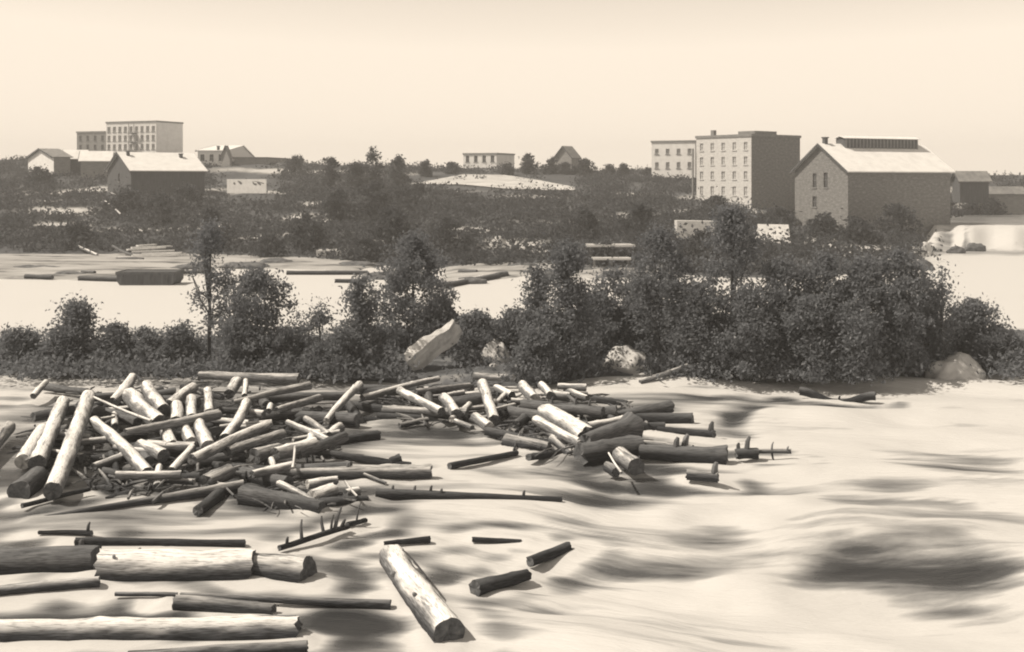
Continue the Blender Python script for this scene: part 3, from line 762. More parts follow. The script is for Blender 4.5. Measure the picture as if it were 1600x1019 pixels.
def gable_building(name, label, cpx, D, theta, lpx, rpx, zeave, zridge, zbase, m_wall, m_roof, win_left=None, win_right=None, cat='building', glass=None, m_gable=None, over=0.45, chimney=None, trim=None, wcap=99):
    """ridge runs along the long (right) wall; the gable is the left wall"""
    glass = glass or M['glass']; trim = trim or M['trim_mid']
    C, th, s, w = footprint(cpx, D, theta, lpx, rpx)
    w = min(w, wcap) if w > 0 else wcap
    root = empty(name, (C.x, C.y, zbase), th)
    he, hr = zeave - zbase, zridge - zbase
    L = win_left(w, he) if win_left else []; Rr = win_right(s, he) if win_right else []
    wall('y', w, 0, he, L, gable=hr).build('gable_wall', m_gable or m_wall, root)
    wall('x', s, 0, he, Rr).build('wall', m_wall, root)
    MB().poly([(s, 0, 0), (s, w, 0), (s, w, he), (s, w / 2, hr), (s, 0, he)]).poly([(s, w, 0), (0, w, 0), (0, w, he), (s, w, he)]).build('rear_wall', m_wall, root)
    add_windows(root, 'y', w, L, glass, trim); add_windows(root, 'x', s, Rr, glass, trim)
    k = (hr - he) / (w / 2); o = over
    r = MB(); up = (0, 0, 0.16)
    r.slab([(-o, -o, he - k * o + .01), (s + o, -o, he - k * o + .01), (s + o, w / 2, hr + .01), (-o, w / 2, hr + .01)], up)
    r.slab([(-o, w / 2, hr + .01), (s + o, w / 2, hr + .01), (s + o, w + o, he - k * o + .01), (-o, w + o, he - k * o + .01)], up)
    ro = r.build('roof', m_roof, root)
    b = MB()
    for sgn, ya in ((1, -o), (-1, w + o)):
        b.slab([(-o - .1, ya, he - k * o - .18), (-o - .1, w / 2, hr - .12), (-o - .1, w / 2, hr + .20), (-o - .1, ya, he - k * o + .20)], (.09, 0, 0))
    b.build('bargeboard', M['trim_dark'], root)
    if chimney:
        for cx, cy, ch, cw in chimney:
            zc = hr - k * abs(cy - w / 2)
            c = MB().box(cx - cw / 2, cx + cw / 2, cy - cw / 2, cy + cw / 2, zc - .5, zc + ch)
            c.box(cx - cw / 2 - .1, cx + cw / 2 + .1, cy - cw / 2 - .1, cy + cw / 2 + .1, zc + ch, zc + ch + .18)
            c.build('chimney', M['trim_dark'], ro)
    tag(root, label, cat)
    return root, s, w, he, hr

# stone mill block
def mill_left(w, h):
    rows = [(h - 11.7 + 1.35, 1.5), (h - 11.7 + 4.1, 1.35), (h - 11.7 + 6.6, 1.35), (h - 11.7 + 9.1, 1.3)]
    o = grid(w, 5, 0.8, rows)
    c = w * 0.5
    return o + [(c + 0.1, c + 1.5, h - 13.4, h - 11.0)]
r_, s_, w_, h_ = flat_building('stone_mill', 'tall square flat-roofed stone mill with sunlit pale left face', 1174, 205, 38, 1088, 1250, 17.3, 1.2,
    M['stone_pale'], M['stone_dark_shaded'], mill_left, lambda s, h: [], M['roof_grey'], M['glass_mill'], M['stone_pale'], doors=[20])  # right wall's shade is painted in as darker stone
MB().box(1.2, 1.9, w_ - 3.0, w_ - 2.3, h_ - .2, h_ + 1.0).build('chimney', M['trim_mid'], r_)
MB().box(s_ * .3, s_ * .75, w_ * .2, w_ * .5, h_ - .2, h_ + .75).build('roof_hatch', M['stone_dark_shaded'], r_)
MB().box(-.55, -.30, w_ + .3, w_ + .55, 4.5, h_ - 2.2).build('drain_pipe', M['trim_mid'], r_)

# gabled stone power house with roof monitor
def gw(w, h):
    c = w / 2
    return [(c - 1.75, c - .95, h - 2.4, h - .4), (c + .65, c + 1.5, h - 2.4, h - .3), (c - 1.8, c - .9, h - 5.2, h - 3.7)]
r_, s_, w_, he_, hr_ = gable_building('gabled_stone_house', 'gabled dark stone waterworks with pale roof and long roof monitor', 1325, 168, 25, 1242, 1485, 10.9, 14.6, 0.6,
    M['stone_dark_shaded'], M['roof_pale'], win_left=gw, chimney=[(0.9, w_ / 2 - .4, 1.0, .55)], over=0.5)
mo = MB(); mo.box(3.6, s_ - 1.6, w_ / 2 - 1.0, w_ / 2 + 1.0, hr_ - .75, hr_ + .95)
mon = mo.build('roof_monitor', M['trim_dark'], r_)
MB().slab([(3.3, w_ / 2 - 1.25, hr_ + .9), (s_ - 1.3, w_ / 2 - 1.25, hr_ + .9), (s_ - 1.3, w_ / 2, hr_ + 1.25), (3.3, w_ / 2, hr_ + 1.25)], (0, 0, .08)).slab(
    [(3.3, w_ / 2, hr_ + 1.25), (s_ - 1.3, w_ / 2, hr_ + 1.25), (s_ - 1.3, w_ / 2 + 1.25, hr_ + .9), (3.3, w_ / 2 + 1.25, hr_ + .9)], (0, 0, .08)).build('monitor_roof', M['roof_pale'], mon)
lv = mesh_from('louvre', *(lambda q: (q.v, q.f))(MB().box(-.09, .09, -.07, 0, 0, 1.5)))
lv.materials.append(M['trim_mid'])
nl = 22
for i in range(nl):
    link('louvre', lv, None, mon, (3.75 + (s_ - 5.5) * i / (nl - 1), w_ / 2 - 1.004, hr_ - .62))

# large shed on the left bank
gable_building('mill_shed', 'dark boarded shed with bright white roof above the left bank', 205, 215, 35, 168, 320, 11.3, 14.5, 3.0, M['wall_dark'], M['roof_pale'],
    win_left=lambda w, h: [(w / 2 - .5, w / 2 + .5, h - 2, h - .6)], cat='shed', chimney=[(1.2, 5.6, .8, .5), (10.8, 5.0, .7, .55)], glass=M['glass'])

# hotel and neighbours on the left skyline
def hot_l(w, h): return grid(w, 3, 1.0, [(h - 3.0, 1.5), (h - 5.6, 1.5), (h - 8.2, 1.5)])
def hot_r(s, h): return grid(s, 9, 1.1, [(h - 2.9, 1.5), (h - 5.3, 1.5), (h - 7.7, 1.5), (h - 9.9, 1.4)])
r_, s_, w_, h_ = flat_building('hotel', 'tall pale four-storey hotel with rows of windows on left skyline', 166, 335, -24, None, 244, 25.6, 14.0, M['wall_white'], M['wall_white'], hot_l, hot_r,
    M['roof_grey'], M['glass_pale'], M['trim_mid'])
po = MB()
for zz in (h_ - 3.4, h_ - 5.9, h_ - 8.3): po.box(s_ * .50, s_ * .62, -1.1, -.003, zz, zz + .18)
for xx in (.505, .61): po.box(s_ * xx - .06, s_ * xx + .06, -1.05, -.93, h_ - 11.4, h_ - .8)
po.build('fire_stair', M['trim_dark'], r_)
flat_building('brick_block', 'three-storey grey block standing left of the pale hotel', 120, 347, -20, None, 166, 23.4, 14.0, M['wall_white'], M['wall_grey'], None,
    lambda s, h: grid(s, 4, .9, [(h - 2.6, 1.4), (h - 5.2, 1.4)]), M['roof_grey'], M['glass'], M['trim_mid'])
gable_building('cottage', 'low cottage with pale gable at the far left skyline', 84, 255, 40, 44, 110, 14.4, 16.2, 10.5, M['wall_grey'], M['roof_grey'], cat='house', m_gable=M['wall_white'])
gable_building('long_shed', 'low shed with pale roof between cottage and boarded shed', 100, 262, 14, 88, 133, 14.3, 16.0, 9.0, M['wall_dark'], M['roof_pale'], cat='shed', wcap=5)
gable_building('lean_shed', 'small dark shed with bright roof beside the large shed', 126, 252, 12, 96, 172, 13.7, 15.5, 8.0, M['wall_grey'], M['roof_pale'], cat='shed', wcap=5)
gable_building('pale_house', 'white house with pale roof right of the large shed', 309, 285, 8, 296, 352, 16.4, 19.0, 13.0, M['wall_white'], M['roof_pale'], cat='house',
    win_right=lambda s, h: grid(s, 3, .9, [(h - 2.2, 1.4)]), chimney=[(4.5, 2.2, 1.0, .6)])
gable_building('peaked_hut', 'tiny grey hut with steep pointed gable beside the pale house', 359, 280, 62, 346, 362, 15.0, 17.4, 12.5, M['wall_grey'], M['roof_grey'], cat='hut', over=.2)
gable_building('low_barn', 'long low grey barn on skyline right of the pointed hut', 366, 290, 4, 358, 415, 14.9, 15.5, 12.0, M['wall_grey'], M['roof_grey'], cat='barn')
# middle and right skyline
flat_building('porch_house', 'faint white flat-roofed house at the top of the dirt road', 724, 310, -24, None, 776, 16.4, 11.5, M['wall_white'], M['wall_white'],
    lambda w, h: grid(w, 2, .8, [(h - 2.2, 1.5)]), lambda s, h: grid(s, 4, 1.0, [(h - 2.2, 1.6)]), M['roof_grey'], M['glass'], M['trim_mid'])
gable_building('grey_farmhouse', 'grey house with steep roof among skyline trees', 893, 290, 55, 868, 905, 15.2, 17.6, 11.0, M['wall_grey'], M['roof_grey'], cat='house')
flat_building('pale_warehouse', 'pale washed-out building just left of the stone mill', 1018, 275, -26, None, 1086, 18.4, 10.0, M['wall_white'], M['wall_white'],
    lambda w, h: grid(w, 2, .9, [(h - 6.0, 1.4)]), lambda s, h: grid(s, 4, .9, [(h - 3.0, 1.2), (h - 6.2, 1.4)]), M['roof_pale'], M['glass_pale'], M['trim_mid'])
gable_building('riverside_store', 'low dark roofed shed at right edge beyond the gabled stone building', 1500, 215, 6, 1488, 1545, 9.6, 11.0, 5.5, M['wall_dark'], M['roof_grey'], cat='shed')
gable_building('wharf_shed', 'low pale-walled shed at right edge above the waterfall', 1512, 226, 5, 1503, 1600, 7.2, 8.2, 2.0, M['wall_grey'], M['roof_grey'], cat='shed')

# white billboard
def billboard():
    a = T(353, 318)
    D = a.y; z1, z0 = ZAT(280, D), ZAT(302, D); w = 69 * D / F
    root = empty('billboard', (AT(352, D, 0).x, D + 1.2, a.z), math.radians(-24)); w *= 1.08
    q0, q1 = z0 - a.z, z1 - a.z
    MB().box(0, w, 0, .12, q0, q1).build('panel', M['board'], root)
    for x in (.25, w - .25): MB().box(x - .09, x + .09, .124, .30, -1.2, q1 - .2).build('post', M['trim_mid'], root)
    def stroke(pts, r):
        m = MB()
        for i in range(len(pts) - 1):
            (xa, za), (xb, zb) = pts[i], pts[i + 1]
            d = Vector((xb - xa, 0, zb - za)).normalized(); n = Vector((-d.z, 0, d.x))
            ra = r * (0.35 + 0.65 * i / max(1, len(pts) - 2)) if len(pts) > 2 else r; rb = r
            A, B = Vector((xa, -.006 - .001 * i, za)), Vector((xb, -.006 - .001 * i, zb))
            m.poly([A - n * ra, B - n * rb, B + n * rb, A + n * ra])
        m.build('lettering', M['paint_dark'], root)
    W, Hh = w / 70.0, (q1 - q0) / 22.0
    def X(u, v): return (u * W, q0 + v * Hh)
    stroke([X(12, 16.5), X(15, 13.5)], .16); stroke([X(19.5, 19), X(23, 17), X(26.5, 14.5)], .19)
    stroke([X(46, 18.5), X(48, 14.5), X(53, 13.5)], .17); stroke([X(54, 16.5), X(58, 14.5), X(60.5, 13)], .17); stroke([X(48, 18.8), X(58, 17), X(66, 15)], .08)
    tag(root, 'white painted signboard with dark marks on the left bank', 'sign')
billboard()

# retaining walls and small works below the stone mill
def block_wall(name, pts, z0, mat, label, thick=0.8, cat='wall'):
    """pts: (px, D, ztop) along the top"""
    m = MB(); P = [AT(*p) for p in pts]; n = len(P)
    for i in range(n - 1):
        a, b = P[i], P[i + 1]
        back = Vector((0, thick, 0))
        m.slab([Vector((a.x, a.y, z0)), Vector((b.x, b.y, z0)), b, a], back)
    o = P[0].copy(); o.z = z0
    m.v = [(x - o.x, y - o.y, z - o.z) for x, y, z in m.v]
    return tag(m.build(name, mat, None, o), label, cat)
block_wall('retaining_wall', [(1058, 150, ZAT(345, 150)), (1122, 149, ZAT(346, 149))], 0.8, M['stone_pale'], 'pale stone retaining wall below the warehouse, behind the trees', 2.5)
def ramp_obj():
    pts = [AT(1178, 150, ZAT(384, 150)), AT(1236, 150, ZAT(383, 150)), AT(1232, 157, ZAT(351, 157)), AT(1184, 157, ZAT(350, 157))]
    o = pts[0].copy()
    m = MB().slab([p - o for p in pts], (0, 0.4, -0.6))
    tag(m.build('stone_ramp', M['rock'], None, o), 'pale sloping stone apron at the foot of the stone mill', 'ramp')
ramp_obj()

# ------------------------------------------------------------------ vegetation
def leaf_mesh(name, cen, size, rng, upbias=0.25, aspect=0.55):
    n = len(cen)
    a = rng.normal(size=(n, 3)); a /= np.linalg.norm(a, axis=1)[:, None]
    nrm = rng.normal(size=(n, 3)); nrm[:, 2] += upbias; 
    b = np.cross(a, nrm); b /= (np.linalg.norm(b, axis=1)[:, None] + 1e-9)
    s = size * rng.uniform(0.6, 1.4, size=(n, 1))
    a = a * s; b = b * s * aspect
    V = np.stack([cen - a, cen - b * .9 + a * .1, cen + a, cen + b * .9 + a * .1], 1).reshape(-1, 3)
    me = bpy.data.meshes.new(name)
    me.vertices.add(4 * n); me.vertices.foreach_set('co', V.reshape(-1).astype(np.float32))
    me.loops.add(4 * n); me.loops.foreach_set('vertex_index', np.arange(4 * n, dtype=np.int32))
    me.polygons.add(n); me.polygons.foreach_set('loop_start', np.arange(0, 4 * n, 4, dtype=np.int32))
    me.polygons.foreach_set('loop_total', np.full(n, 4, dtype=np.int32))
    me.update(calc_edges=True); me.validate()
    return me

def crown_points(rng, h, r, base, shape, clumps, per, cr, lean):
    out = []; cl = []
    ph = rng.uniform(0, 6.28, 4)
    k = 0
    while len(cl) < clumps and k < clumps * 30:
        k += 1
        t = rng.uniform(base, 1.0); q = (t - base) / (1 - base)
        if shape == 'round': pr = math.sqrt(max(0, 1 - (2 * q - 0.95) ** 2)) if q < .97 else .1
        elif shape == 'spire': pr = (1 - q) ** 0.75 * (0.55 + 0.45 * math.sin(q * 14 + ph[3]) ** 2) + 0.04
        elif shape == 'sparse': pr = (0.35 + 0.65 * math.sin(math.pi * min(1, q * 1.05))) * (1 if q < .7 else .45)
        else: pr = math.sqrt(max(0, 1 - q ** 1.6)) 
        an = rng.uniform(0, 6.283)
        pr *= 0.72 + 0.18 * math.sin(2 * an + ph[0]) + 0.18 * math.sin(3 * an + ph[1] + 5 * q)
        spr = rng.uniform() < .24
        rad = pr * r * (math.sqrt(rng.uniform(0.08, 1)) if not spr else rng.uniform(.95, 1.42))
        c = np.array([rad * math.cos(an) + lean * t * h, rad * math.sin(an), t * h * (1 - 0.06 * pr)])
        if shape in ('sparse',) and cl and rng.uniform() < .3: pass
        cl.append(c)
        m = int(per * rng.uniform(.6, 1.4)); sc = cr * rng.uniform(.6, 1.3)
        if spr: m = int(m * .45); sc *= .55; c[2] += rng.uniform(-.02, .06) * h
        out.append(c + rng.normal(size=(m, 3)) * sc * np.array([1, 1, .75]))
    return np.concatenate(out), cl

def plant(name, label, loc, h, r, shape='round', base=0.2, seed=1, leaf=0.17, clumps=60, per=45, cr=0.3, lean=0.0, cat='tree', group=None, mat=None, limbs=9, trunk_r=None):
    rng = np.random.default_rng(seed); rnd = random.Random(seed)
    root = empty(name, loc)
    pts, cl = crown_points(rng, h, r, base, shape, clumps, per, cr, lean)
    pts = pts[pts[:, 2] > 0.02]
    link('crown', leaf_mesh('crown', pts, leaf, rng), mat or M['leaf'], root)
    m = MB(); tr = trunk_r or max(.03, h * 0.018)
    tp = []
    N = 6
    for i in range(N):
        t = i / (N - 1) * 0.9
        tp.append(Vector((lean * t * h + .02 * h * math.sin(3 * t + seed) * t, .02 * h * math.cos(2.3 * t + seed) * t, t * h - (.25 if i == 0 else 0))))
    m.tube(tp, [tr * (1 - 0.85 * i / (N - 1)) for i in range(N)])
    for _ in range(limbs):
        c = Vector(cl[rnd.randrange(len(cl))]); tt = max(0.08, min(.8, (c.z / h) * rnd.uniform(.5, .85)))
        a = tp[0].lerp(tp[-1], tt); mid = a.lerp(c, .55) + Vector((0, 0, -.04 * h))
        m.tube([a, mid, c], [tr * .45 * (1 - tt * .5), tr * .3, tr * .1], seg=5)
    if shape == 'bush':
        for _ in range(4):
            c = Vector(cl[rnd.randrange(len(cl))]); m.tube([Vector((rnd.uniform(-.2, .2) * r, rnd.uniform(-.2, .2) * r, -.2)), c * .5, c], [tr * .7, tr * .5, tr * .15], seg=5)
    m.build('trunk' if shape != 'bush' else 'stem', M['bark'], root)
    tag(root, label, cat, group)
    return root

# px, base py, top py, half width px, shape, base fraction, label, kind
ISL = [
 (30, 572, 519, 46, 'bush', .0, 'dark shrub at the far left edge of the island', 'shrub'),
 (-60, 574, 520, 50, 'bush', .0, 'dark shrub beyond the left edge of the island', 'shrub'),
 (122, 572, 474, 40, 'spire', .05, 'ragged pointed shrub near left end of the island', 'shrub'),
 (96, 578, 516, 40, 'bush', .0, 'low shrub at the foot of the ragged pointed shrub', 'shrub'),
 (178, 574, 512, 38, 'bush', .0, 'rounded shrub just right of the ragged pointed shrub', 'shrub'),
 (228, 573, 515, 40, 'bush', .0, 'rounded shrub midway between pointed shrub and tall thin tree', 'shrub'),
 (280, 574, 508, 38, 'bush', .0, 'dense shrub just left of the tall thin tree', 'shrub'),
 (326, 566, 345, 54, 'sparse', .32, 'tall thin sparse tree with open crown left of the round tree', 'tree'),
 (402, 572, 428, 62, 'round', .08, 'dense round-headed tree on the left of the island', 'tree'),
 (372, 578, 505, 46, 'bush', .0, 'shrub under the left side of the round-headed tree', 'shrub'),
 (450, 580, 512, 40, 'bush', .0, 'shrub under the right side of the round-headed tree', 'shrub'),
 (500, 578, 476, 34, 'sparse', .1, 'spiky open shrub between round-headed tree and leaning spire', 'shrub'),
 (555, 578, 436, 40, 'spire', .08, 'slim pointed tree left of the tall dark oval tree', 'tree'),
 (530, 586, 520, 50, 'bush', .0, 'broad low shrub in front of the slim pointed tree', 'shrub'),
 (645, 550, 372, 66, 'round', .06, 'tall dark oval tree in the middle of the island', 'tree'),
 (582, 570, 512, 36, 'bush', .0, 'shrub left of the slanting pale rock', 'shrub'),
 (688, 556, 468, 46, 'spire', .05, 'low pointed bush behind the slanting pale rock', 'shrub'),
 (742, 566, 488, 44, 'bush', .0, 'shrub right behind the slanting pale rock', 'shrub'),
 (795, 566, 484, 46, 'bush', .0, 'shrub left of the feathery pointed tree', 'shrub'),
 (838, 580, 418, 30, 'spire', .05, 'small feathery tree left of the big pointed tree', 'tree'),
 (888, 586, 386, 62, 'spire', .03, 'big broad pointed tree at the island centre', 'tree'),
 (935, 568, 462, 50, 'bush', .0, 'shrub right of the big broad pointed tree', 'shrub'),
 (840, 594, 520, 50, 'bush', .0, 'low shrub before the feathery tree at the water edge', 'shrub'),
 (1000, 566, 446, 48, 'bush', .0, 'bush below the tall leafy tree right of centre', 'shrub'),
 (1030, 576, 362, 50, 'round', .3, 'tall leafy tree left of the tallest dark tree', 'tree'),
 (1085, 584, 436, 50, 'bush', .0, 'bush between the tall leafy tree and tallest dark tree', 'shrub'),
 (1142, 576, 330, 50, 'round', .12, 'tallest dark tree in front of the stone mill', 'tree'),
 (1170, 588, 452, 56, 'bush', .0, 'bush at the foot of the tallest dark tree', 'shrub'),
 (1222, 580, 412, 56, 'round', .04, 'rounded tree right of the tallest dark tree', 'tree'),
 (1290, 580, 406, 56, 'round', .04, 'rounded tree before the gable of the stone waterworks', 'tree'),
 (1350, 580, 408, 52, 'round', .04, 'rounded tree before the long wall of the stone waterworks', 'tree'),
 (1402, 578, 396, 50, 'round', .05, 'leafy tree below the right end of the stone waterworks', 'tree'),
 (1260, 590, 470, 56, 'bush', .0, 'wide bush on shore, left of the driftwood log offshore', 'shrub'),
 (1335, 590, 476, 58, 'bush', .0, 'wide bush on shore behind the right-hand drifting log', 'shrub'),
 (1402, 578, 452, 50, 'bush', .0, 'wide bush left of the big pale boulder', 'shrub'),
 (1474, 578, 400, 26, 'sparse', .1, 'thin ragged tree at the right end of the island', 'tree'),
 (962, 562, 424, 44, 'round', .05, 'dark tree behind the wide pale flat boulder', 'tree'),
 (1446, 570, 440, 42, 'bush', .0, 'leafy bush left beside the thin ragged tree', 'shrub'),
 (1520, 566, 470, 50, 'bush', .0, 'spreading bush right of the thin ragged tree', 'shrub'),
 (1505, 564, 482, 40, 'bush', .0, 'bush behind the big pale boulder', 'shrub'),
 (1560, 570, 515, 46, 'bush', .0, 'low bush right of the big pale boulder', 'shrub'),
 (1640, 568, 522, 50, 'bush', .0, 'low bush at the right edge of the picture', 'shrub'),
]
for i, (px, by, ty, hw, shp, bs, lab, cat) in enumerate(ISL):
    base = G(px, by, 0.35); k = base.y / F
    h = (by - ty) * k; r = hw * k
    vol = r * r * h
    dens = {'round': 1.0, 'bush': 1.0, 'spire': .9, 'sparse': .42}[shp]
    r *= {'round': 1.22, 'bush': 1.1, 'spire': 1.3, 'sparse': 1.05}[shp]
    cl = int(max(26, min(190, 18 + 7.5 * (vol * 1.3) ** .75)) * dens)
    plant({'tree': 'island_tree', 'shrub': 'shrub'}[cat], lab, (base.x, base.y, 0.3), h, r, shp, bs, 100 + i, leaf=0.095 if shp != 'sparse' else .09,
          clumps=cl, per=140 if shp != 'sparse' else 80, cr=.34 if h > 3 else .27, cat=cat, group='trees on the island' if cat == 'tree' else 'shrubs on the island', limbs=14,
          lean=.08 if 'slim pointed' in lab else 0.0)

# low undergrowth over the island: nobody could count it
def undergrowth():
    rng = np.random.default_rng(5); C = []
    for _ in range(1500):
        px = rng.uniform(-380, 1850); by = rng.uniform(540, 592)
        if 1425 < px < 1550 and by > 545: continue
        if 625 < px < 720 and by > 552: continue
        if (742 < px < 806 and by > 552) or (932 < px < 1022 and by > 552): continue
        p = G(px, by, .35); n = int(rng.uniform(18, 60))
        C.append(np.array([p.x, p.y, .35]) + np.abs(rng.normal(size=(n, 3))) * np.array([0, 0, .42]) + rng.normal(size=(n, 3)) * np.array([.55, .4, .03]))
    tag(link('undergrowth', leaf_mesh('undergrowth', np.concatenate(C), .13, rng, .4), M['leaf']), 'low dark undergrowth covering the wooded island', 'undergrowth', kind='stuff')
undergrowth()

def far_brush():
    rng = np.random.default_rng(11); C = []; n_cl = 0
    while n_cl < 4700:
        px = rng.uniform(-260, 1860); D = rng.uniform(0, 1) ** 1.1 * 180 + 118
        t = (D - shore(px)) / (300 - shore(px))
        if t < 0.015 or D > 300: continue
        z = terrain(px, D); py = HZ + F * (H - z) / D
        p = AT(px, D, z)
        if dryness(p) > .35 and rng.uniform() < .85: continue
        if 640 < px < 905 and 272 < py < 301 and rng.uniform() < .93 and D > 225: continue
        if 1085 < px < 1255 and D > 196 and D < 235: continue
        if 1235 < px < 1500 and D > 160 and D < 205: continue
        if 165 < px < 330 and 214 < D < 242: continue
        if 335 < px < 440 and py < 318 and rng.uniform() < .9: continue
        big = rng.uniform() < .12 and D < 240
        n = int(rng.uniform(20, 46) * (1.8 if big else 1))
        s = (1.5 if big else .95) * (0.9 + 0.3 * rng.uniform())
        hh = (1.2 if big else .55)
        C.append(np.array([p.x, p.y, z]) + np.abs(rng.normal(size=(n, 3))) * np.array([0, 0, hh]) + rng.normal(size=(n, 3)) * np.array([s, s, .05]))
        n_cl += 1
    tag(link('bank_brush', leaf_mesh('bank_brush', np.concatenate(C), .30, rng, .5), M['leaf_far']), 'dark scrub covering the far hillside', 'scrub', kind='stuff')
far_brush()

FAR = [ # px, base py, top py, half width, label
 (582, 300, 233, 20, 'round', 'tallest bushy tree on the skyline left of the road'), (622, 298, 247, 17, 'round', 'low skyline tree right of the tallest bushy one'), (556, 300, 256, 16, 'round', 'low skyline tree left of the tallest bushy one'),
 (516, 296, 247, 14, 'round', 'small round skyline tree between barn and tallest bushy tree'), (462, 272, 247, 22, 'bush', 'low skyline shrub right of the long grey barn'),
 (640, 330, 280, 34, 'round', 'dark bushy tree below left end of dirt road'), (585, 345, 288, 38, 'round', 'dark bushy tree on the slope under the tallest skyline tree'), (530, 352, 300, 30, 'round', 'dark tree on the slope between signboard and river'),
 (824, 272, 241, 15, 'round', 'small pointed skyline tree right of the road-top house'), (862, 272, 250, 17, 'bush', 'skyline bush left of the steep grey house'), (886, 273, 256, 17, 'bush', 'skyline bush before the steep grey house'),
 (915, 273, 250, 15, 'round', 'round skyline tree right of the steep grey house'), (952, 275, 260, 10, 'round', 'tiny skyline tree between round tree and pale warehouse'), (975, 275, 258, 8, 'round', 'tiny pointed skyline tree nearest the pale warehouse'), (1012, 277, 264, 10, 'bush', 'skyline shrub at the foot of the pale warehouse'),
 (706, 272, 257, 12, 'bush', 'skyline shrub left of the road-top house'), (665, 276, 254, 10, 'bush', 'skyline shrub at upper end of dirt road'), (792, 274, 258, 10, 'bush', 'small shrub at right corner of the road-top house'),
 (700, 395, 345, 34, 'round', 'dark tree on far shore right of the pale rounded boulder'), (610, 398, 330, 44, 'round', 'large dark tree at the far shore behind the oval tree'), (480, 392, 340, 40, 'round', 'dark tree on far shore above the plank raft'), (330, 392, 330, 40, 'round', 'dark tree on far shore below the large shed'),
 (910, 372, 330, 40, 'bush', 'dark thicket on far shore left of the timber dock'), (1000, 372, 322, 36, 'bush', 'dark thicket on far shore right of the timber dock'), (1285, 372, 338, 40, 'bush', 'dark thicket at the foot of the stone gable'), (1400, 370, 322, 44, 'round', 'dark tree against the long stone wall'), (1460, 356, 300, 30, 'round', 'dark tree at right corner of the stone waterworks'),
 (1520, 350, 318, 34, 'bush', 'dark thicket above the waterfall'), (880, 404, 372, 34, 'bush', 'dark shrub on shore above the middle gravel bar'), (945, 412, 384, 30, 'bush', 'dark shrub between the two docks'), (1040, 414, 370, 40, 'bush', 'dark shrub on shore right of the docks'), (1100, 410, 364, 40, 'bush', 'dark shrub on shore below the retaining wall'), (420, 405, 372, 34, 'bush', 'dark shrub on shore left of the plank raft'), (570, 408, 376, 36, 'bush', 'dark shrub on shore right of the plank raft'), (1550, 352, 312, 30, 'bush', 'dark thicket at the right edge above the waterfall'), (1340, 380, 345, 40, 'bush', 'dark thicket under the long stone wall'), (60, 300, 262, 30, 'bush', 'dark bush in front of the far left cottage'), (250, 350, 305, 44, 'bush', 'dark bush on slope below the large shed'), (120, 385, 350, 46, 'bush', 'dark bush on the left bank above the sandbar'), (196, 332, 296, 34, 'bush', 'dark bush before the gable of the large shed'), (292, 330, 292, 38, 'bush', 'dark bush before the right end of the large shed'), (1120, 338, 310, 34, 'bush', 'dark thicket under the sunlit face of the stone mill'), (1215, 352, 326, 30, 'bush', 'dark thicket under the shaded face of the stone mill'),
]
for i, (px, by, ty, hw, shp, lab) in enumerate(FAR):
    p = T(px, by); k = p.y / F
    h = (by - ty) * k; r = hw * k
    plant('hillside_tree' if shp == 'round' else 'hillside_shrub', lab, p, h, r, shp, .08 if shp == 'round' else 0.0, 400 + i, leaf=.30 if by < 300 else .26, clumps=int(26 + 4 * r * h ** .5), per=34, cr=.42,
          cat='tree' if shp == 'round' else 'shrub', group='trees on the far hillside', mat=M['leaf_far'], limbs=5)

# ------------------------------------------------------------------ rocks
def rock(label, px, py, wpx, hpx, mat, seed, z=0.0, squash=0.8, tilt=0.0, D=None, slab=None):
    base = G(px, py, z) if D is None else AT(px, D, ZAT(py, D))
    k = base.y / F
    bm = bmesh.new(); bmesh.ops.create_icosphere(bm, subdivisions=4, radius=1.0)
    a, c = wpx * k / 2, hpx * k
    for v in bm.verts:
        d = v.co.normalized()
        f = 1 + 0.26 * noise.noise(d * 1.3 + Vector((seed, 0, 0))) + 0.12 * noise.noise(d * 3.1 + Vector((seed, 5, 0))) + .05 * noise.noise(d * 7 + Vector((seed, 9, 0)))
        cell = noise.voronoi(d * 1.9 + Vector((seed, 2, 1)))[0]
        f *= 0.9 + 0.16 * min(1, cell[0])
        v.co = Vector((d.x * a * f, d.y * a * squash * f, max(-.35, d.z) * c * f))
    me = bpy.data.meshes.new('boulder'); bm.to_mesh(me); bm.free()
    me.polygons.foreach_set('use_smooth', [True] * len(me.polygons))
    o = link('boulder', me, mat, None, base)
    o.rotation_euler = (0, tilt, 0)
    return tag(o, label, 'boulder', 'boulders along the river')
rock('big pale rounded boulder at the right end of the island', 1494, 590, 94, 36, M['rock'], 3.1, .0)
rock('pale broken boulder right of the slanting rock', 774, 562, 52, 30, M['rock'], 5.7, D=60.5)
rock('wide pale flat boulder at the water edge right of centre', 976, 578, 80, 36, M['rock'], 8.2, D=59.5)
rock('small pale boulder at the water edge below the wide flat boulder', 1012, 600, 34, 10, M['rock'], 1.2, .1)
rock('small light stone under the broken boulder', 770, 577, 16, 10, M['rock'], 2.2, D=59.2)
rock('pale rounded boulder on the far shore', 709, 380, 28, 22, M['rock'], 4.4, D=T(709, 380).y)
rock('pale stone left of the rounded far-shore boulder', 686, 378, 22, 12, M['rock'], 6.4, D=T(686, 378).y)
rock('upper pale boulder at the left of the gravel bar', 778, 386, 26, 16, M['rock'], 7.4, D=T(778, 384).y)
rock('lower pale boulder at the left of the gravel bar', 772, 402, 28, 16, M['rock'], 9.4, .1)
rock('pale stone in mid gravel bar', 838, 400, 26, 12, M['rock'], 10.4, .2)
rock('pale stone at the right of the gravel bar', 912, 412, 20, 12, M['rock'], 12.4, .2)
rock('pale block on the bank above the gravel bar', 870, 392, 34, 12, M['rock'], 13.1, .3)
rock('left dark rock in the waterfall', 1494, 394, 30, 9, M['rock_dark'], 14.4, .15, squash=.5)
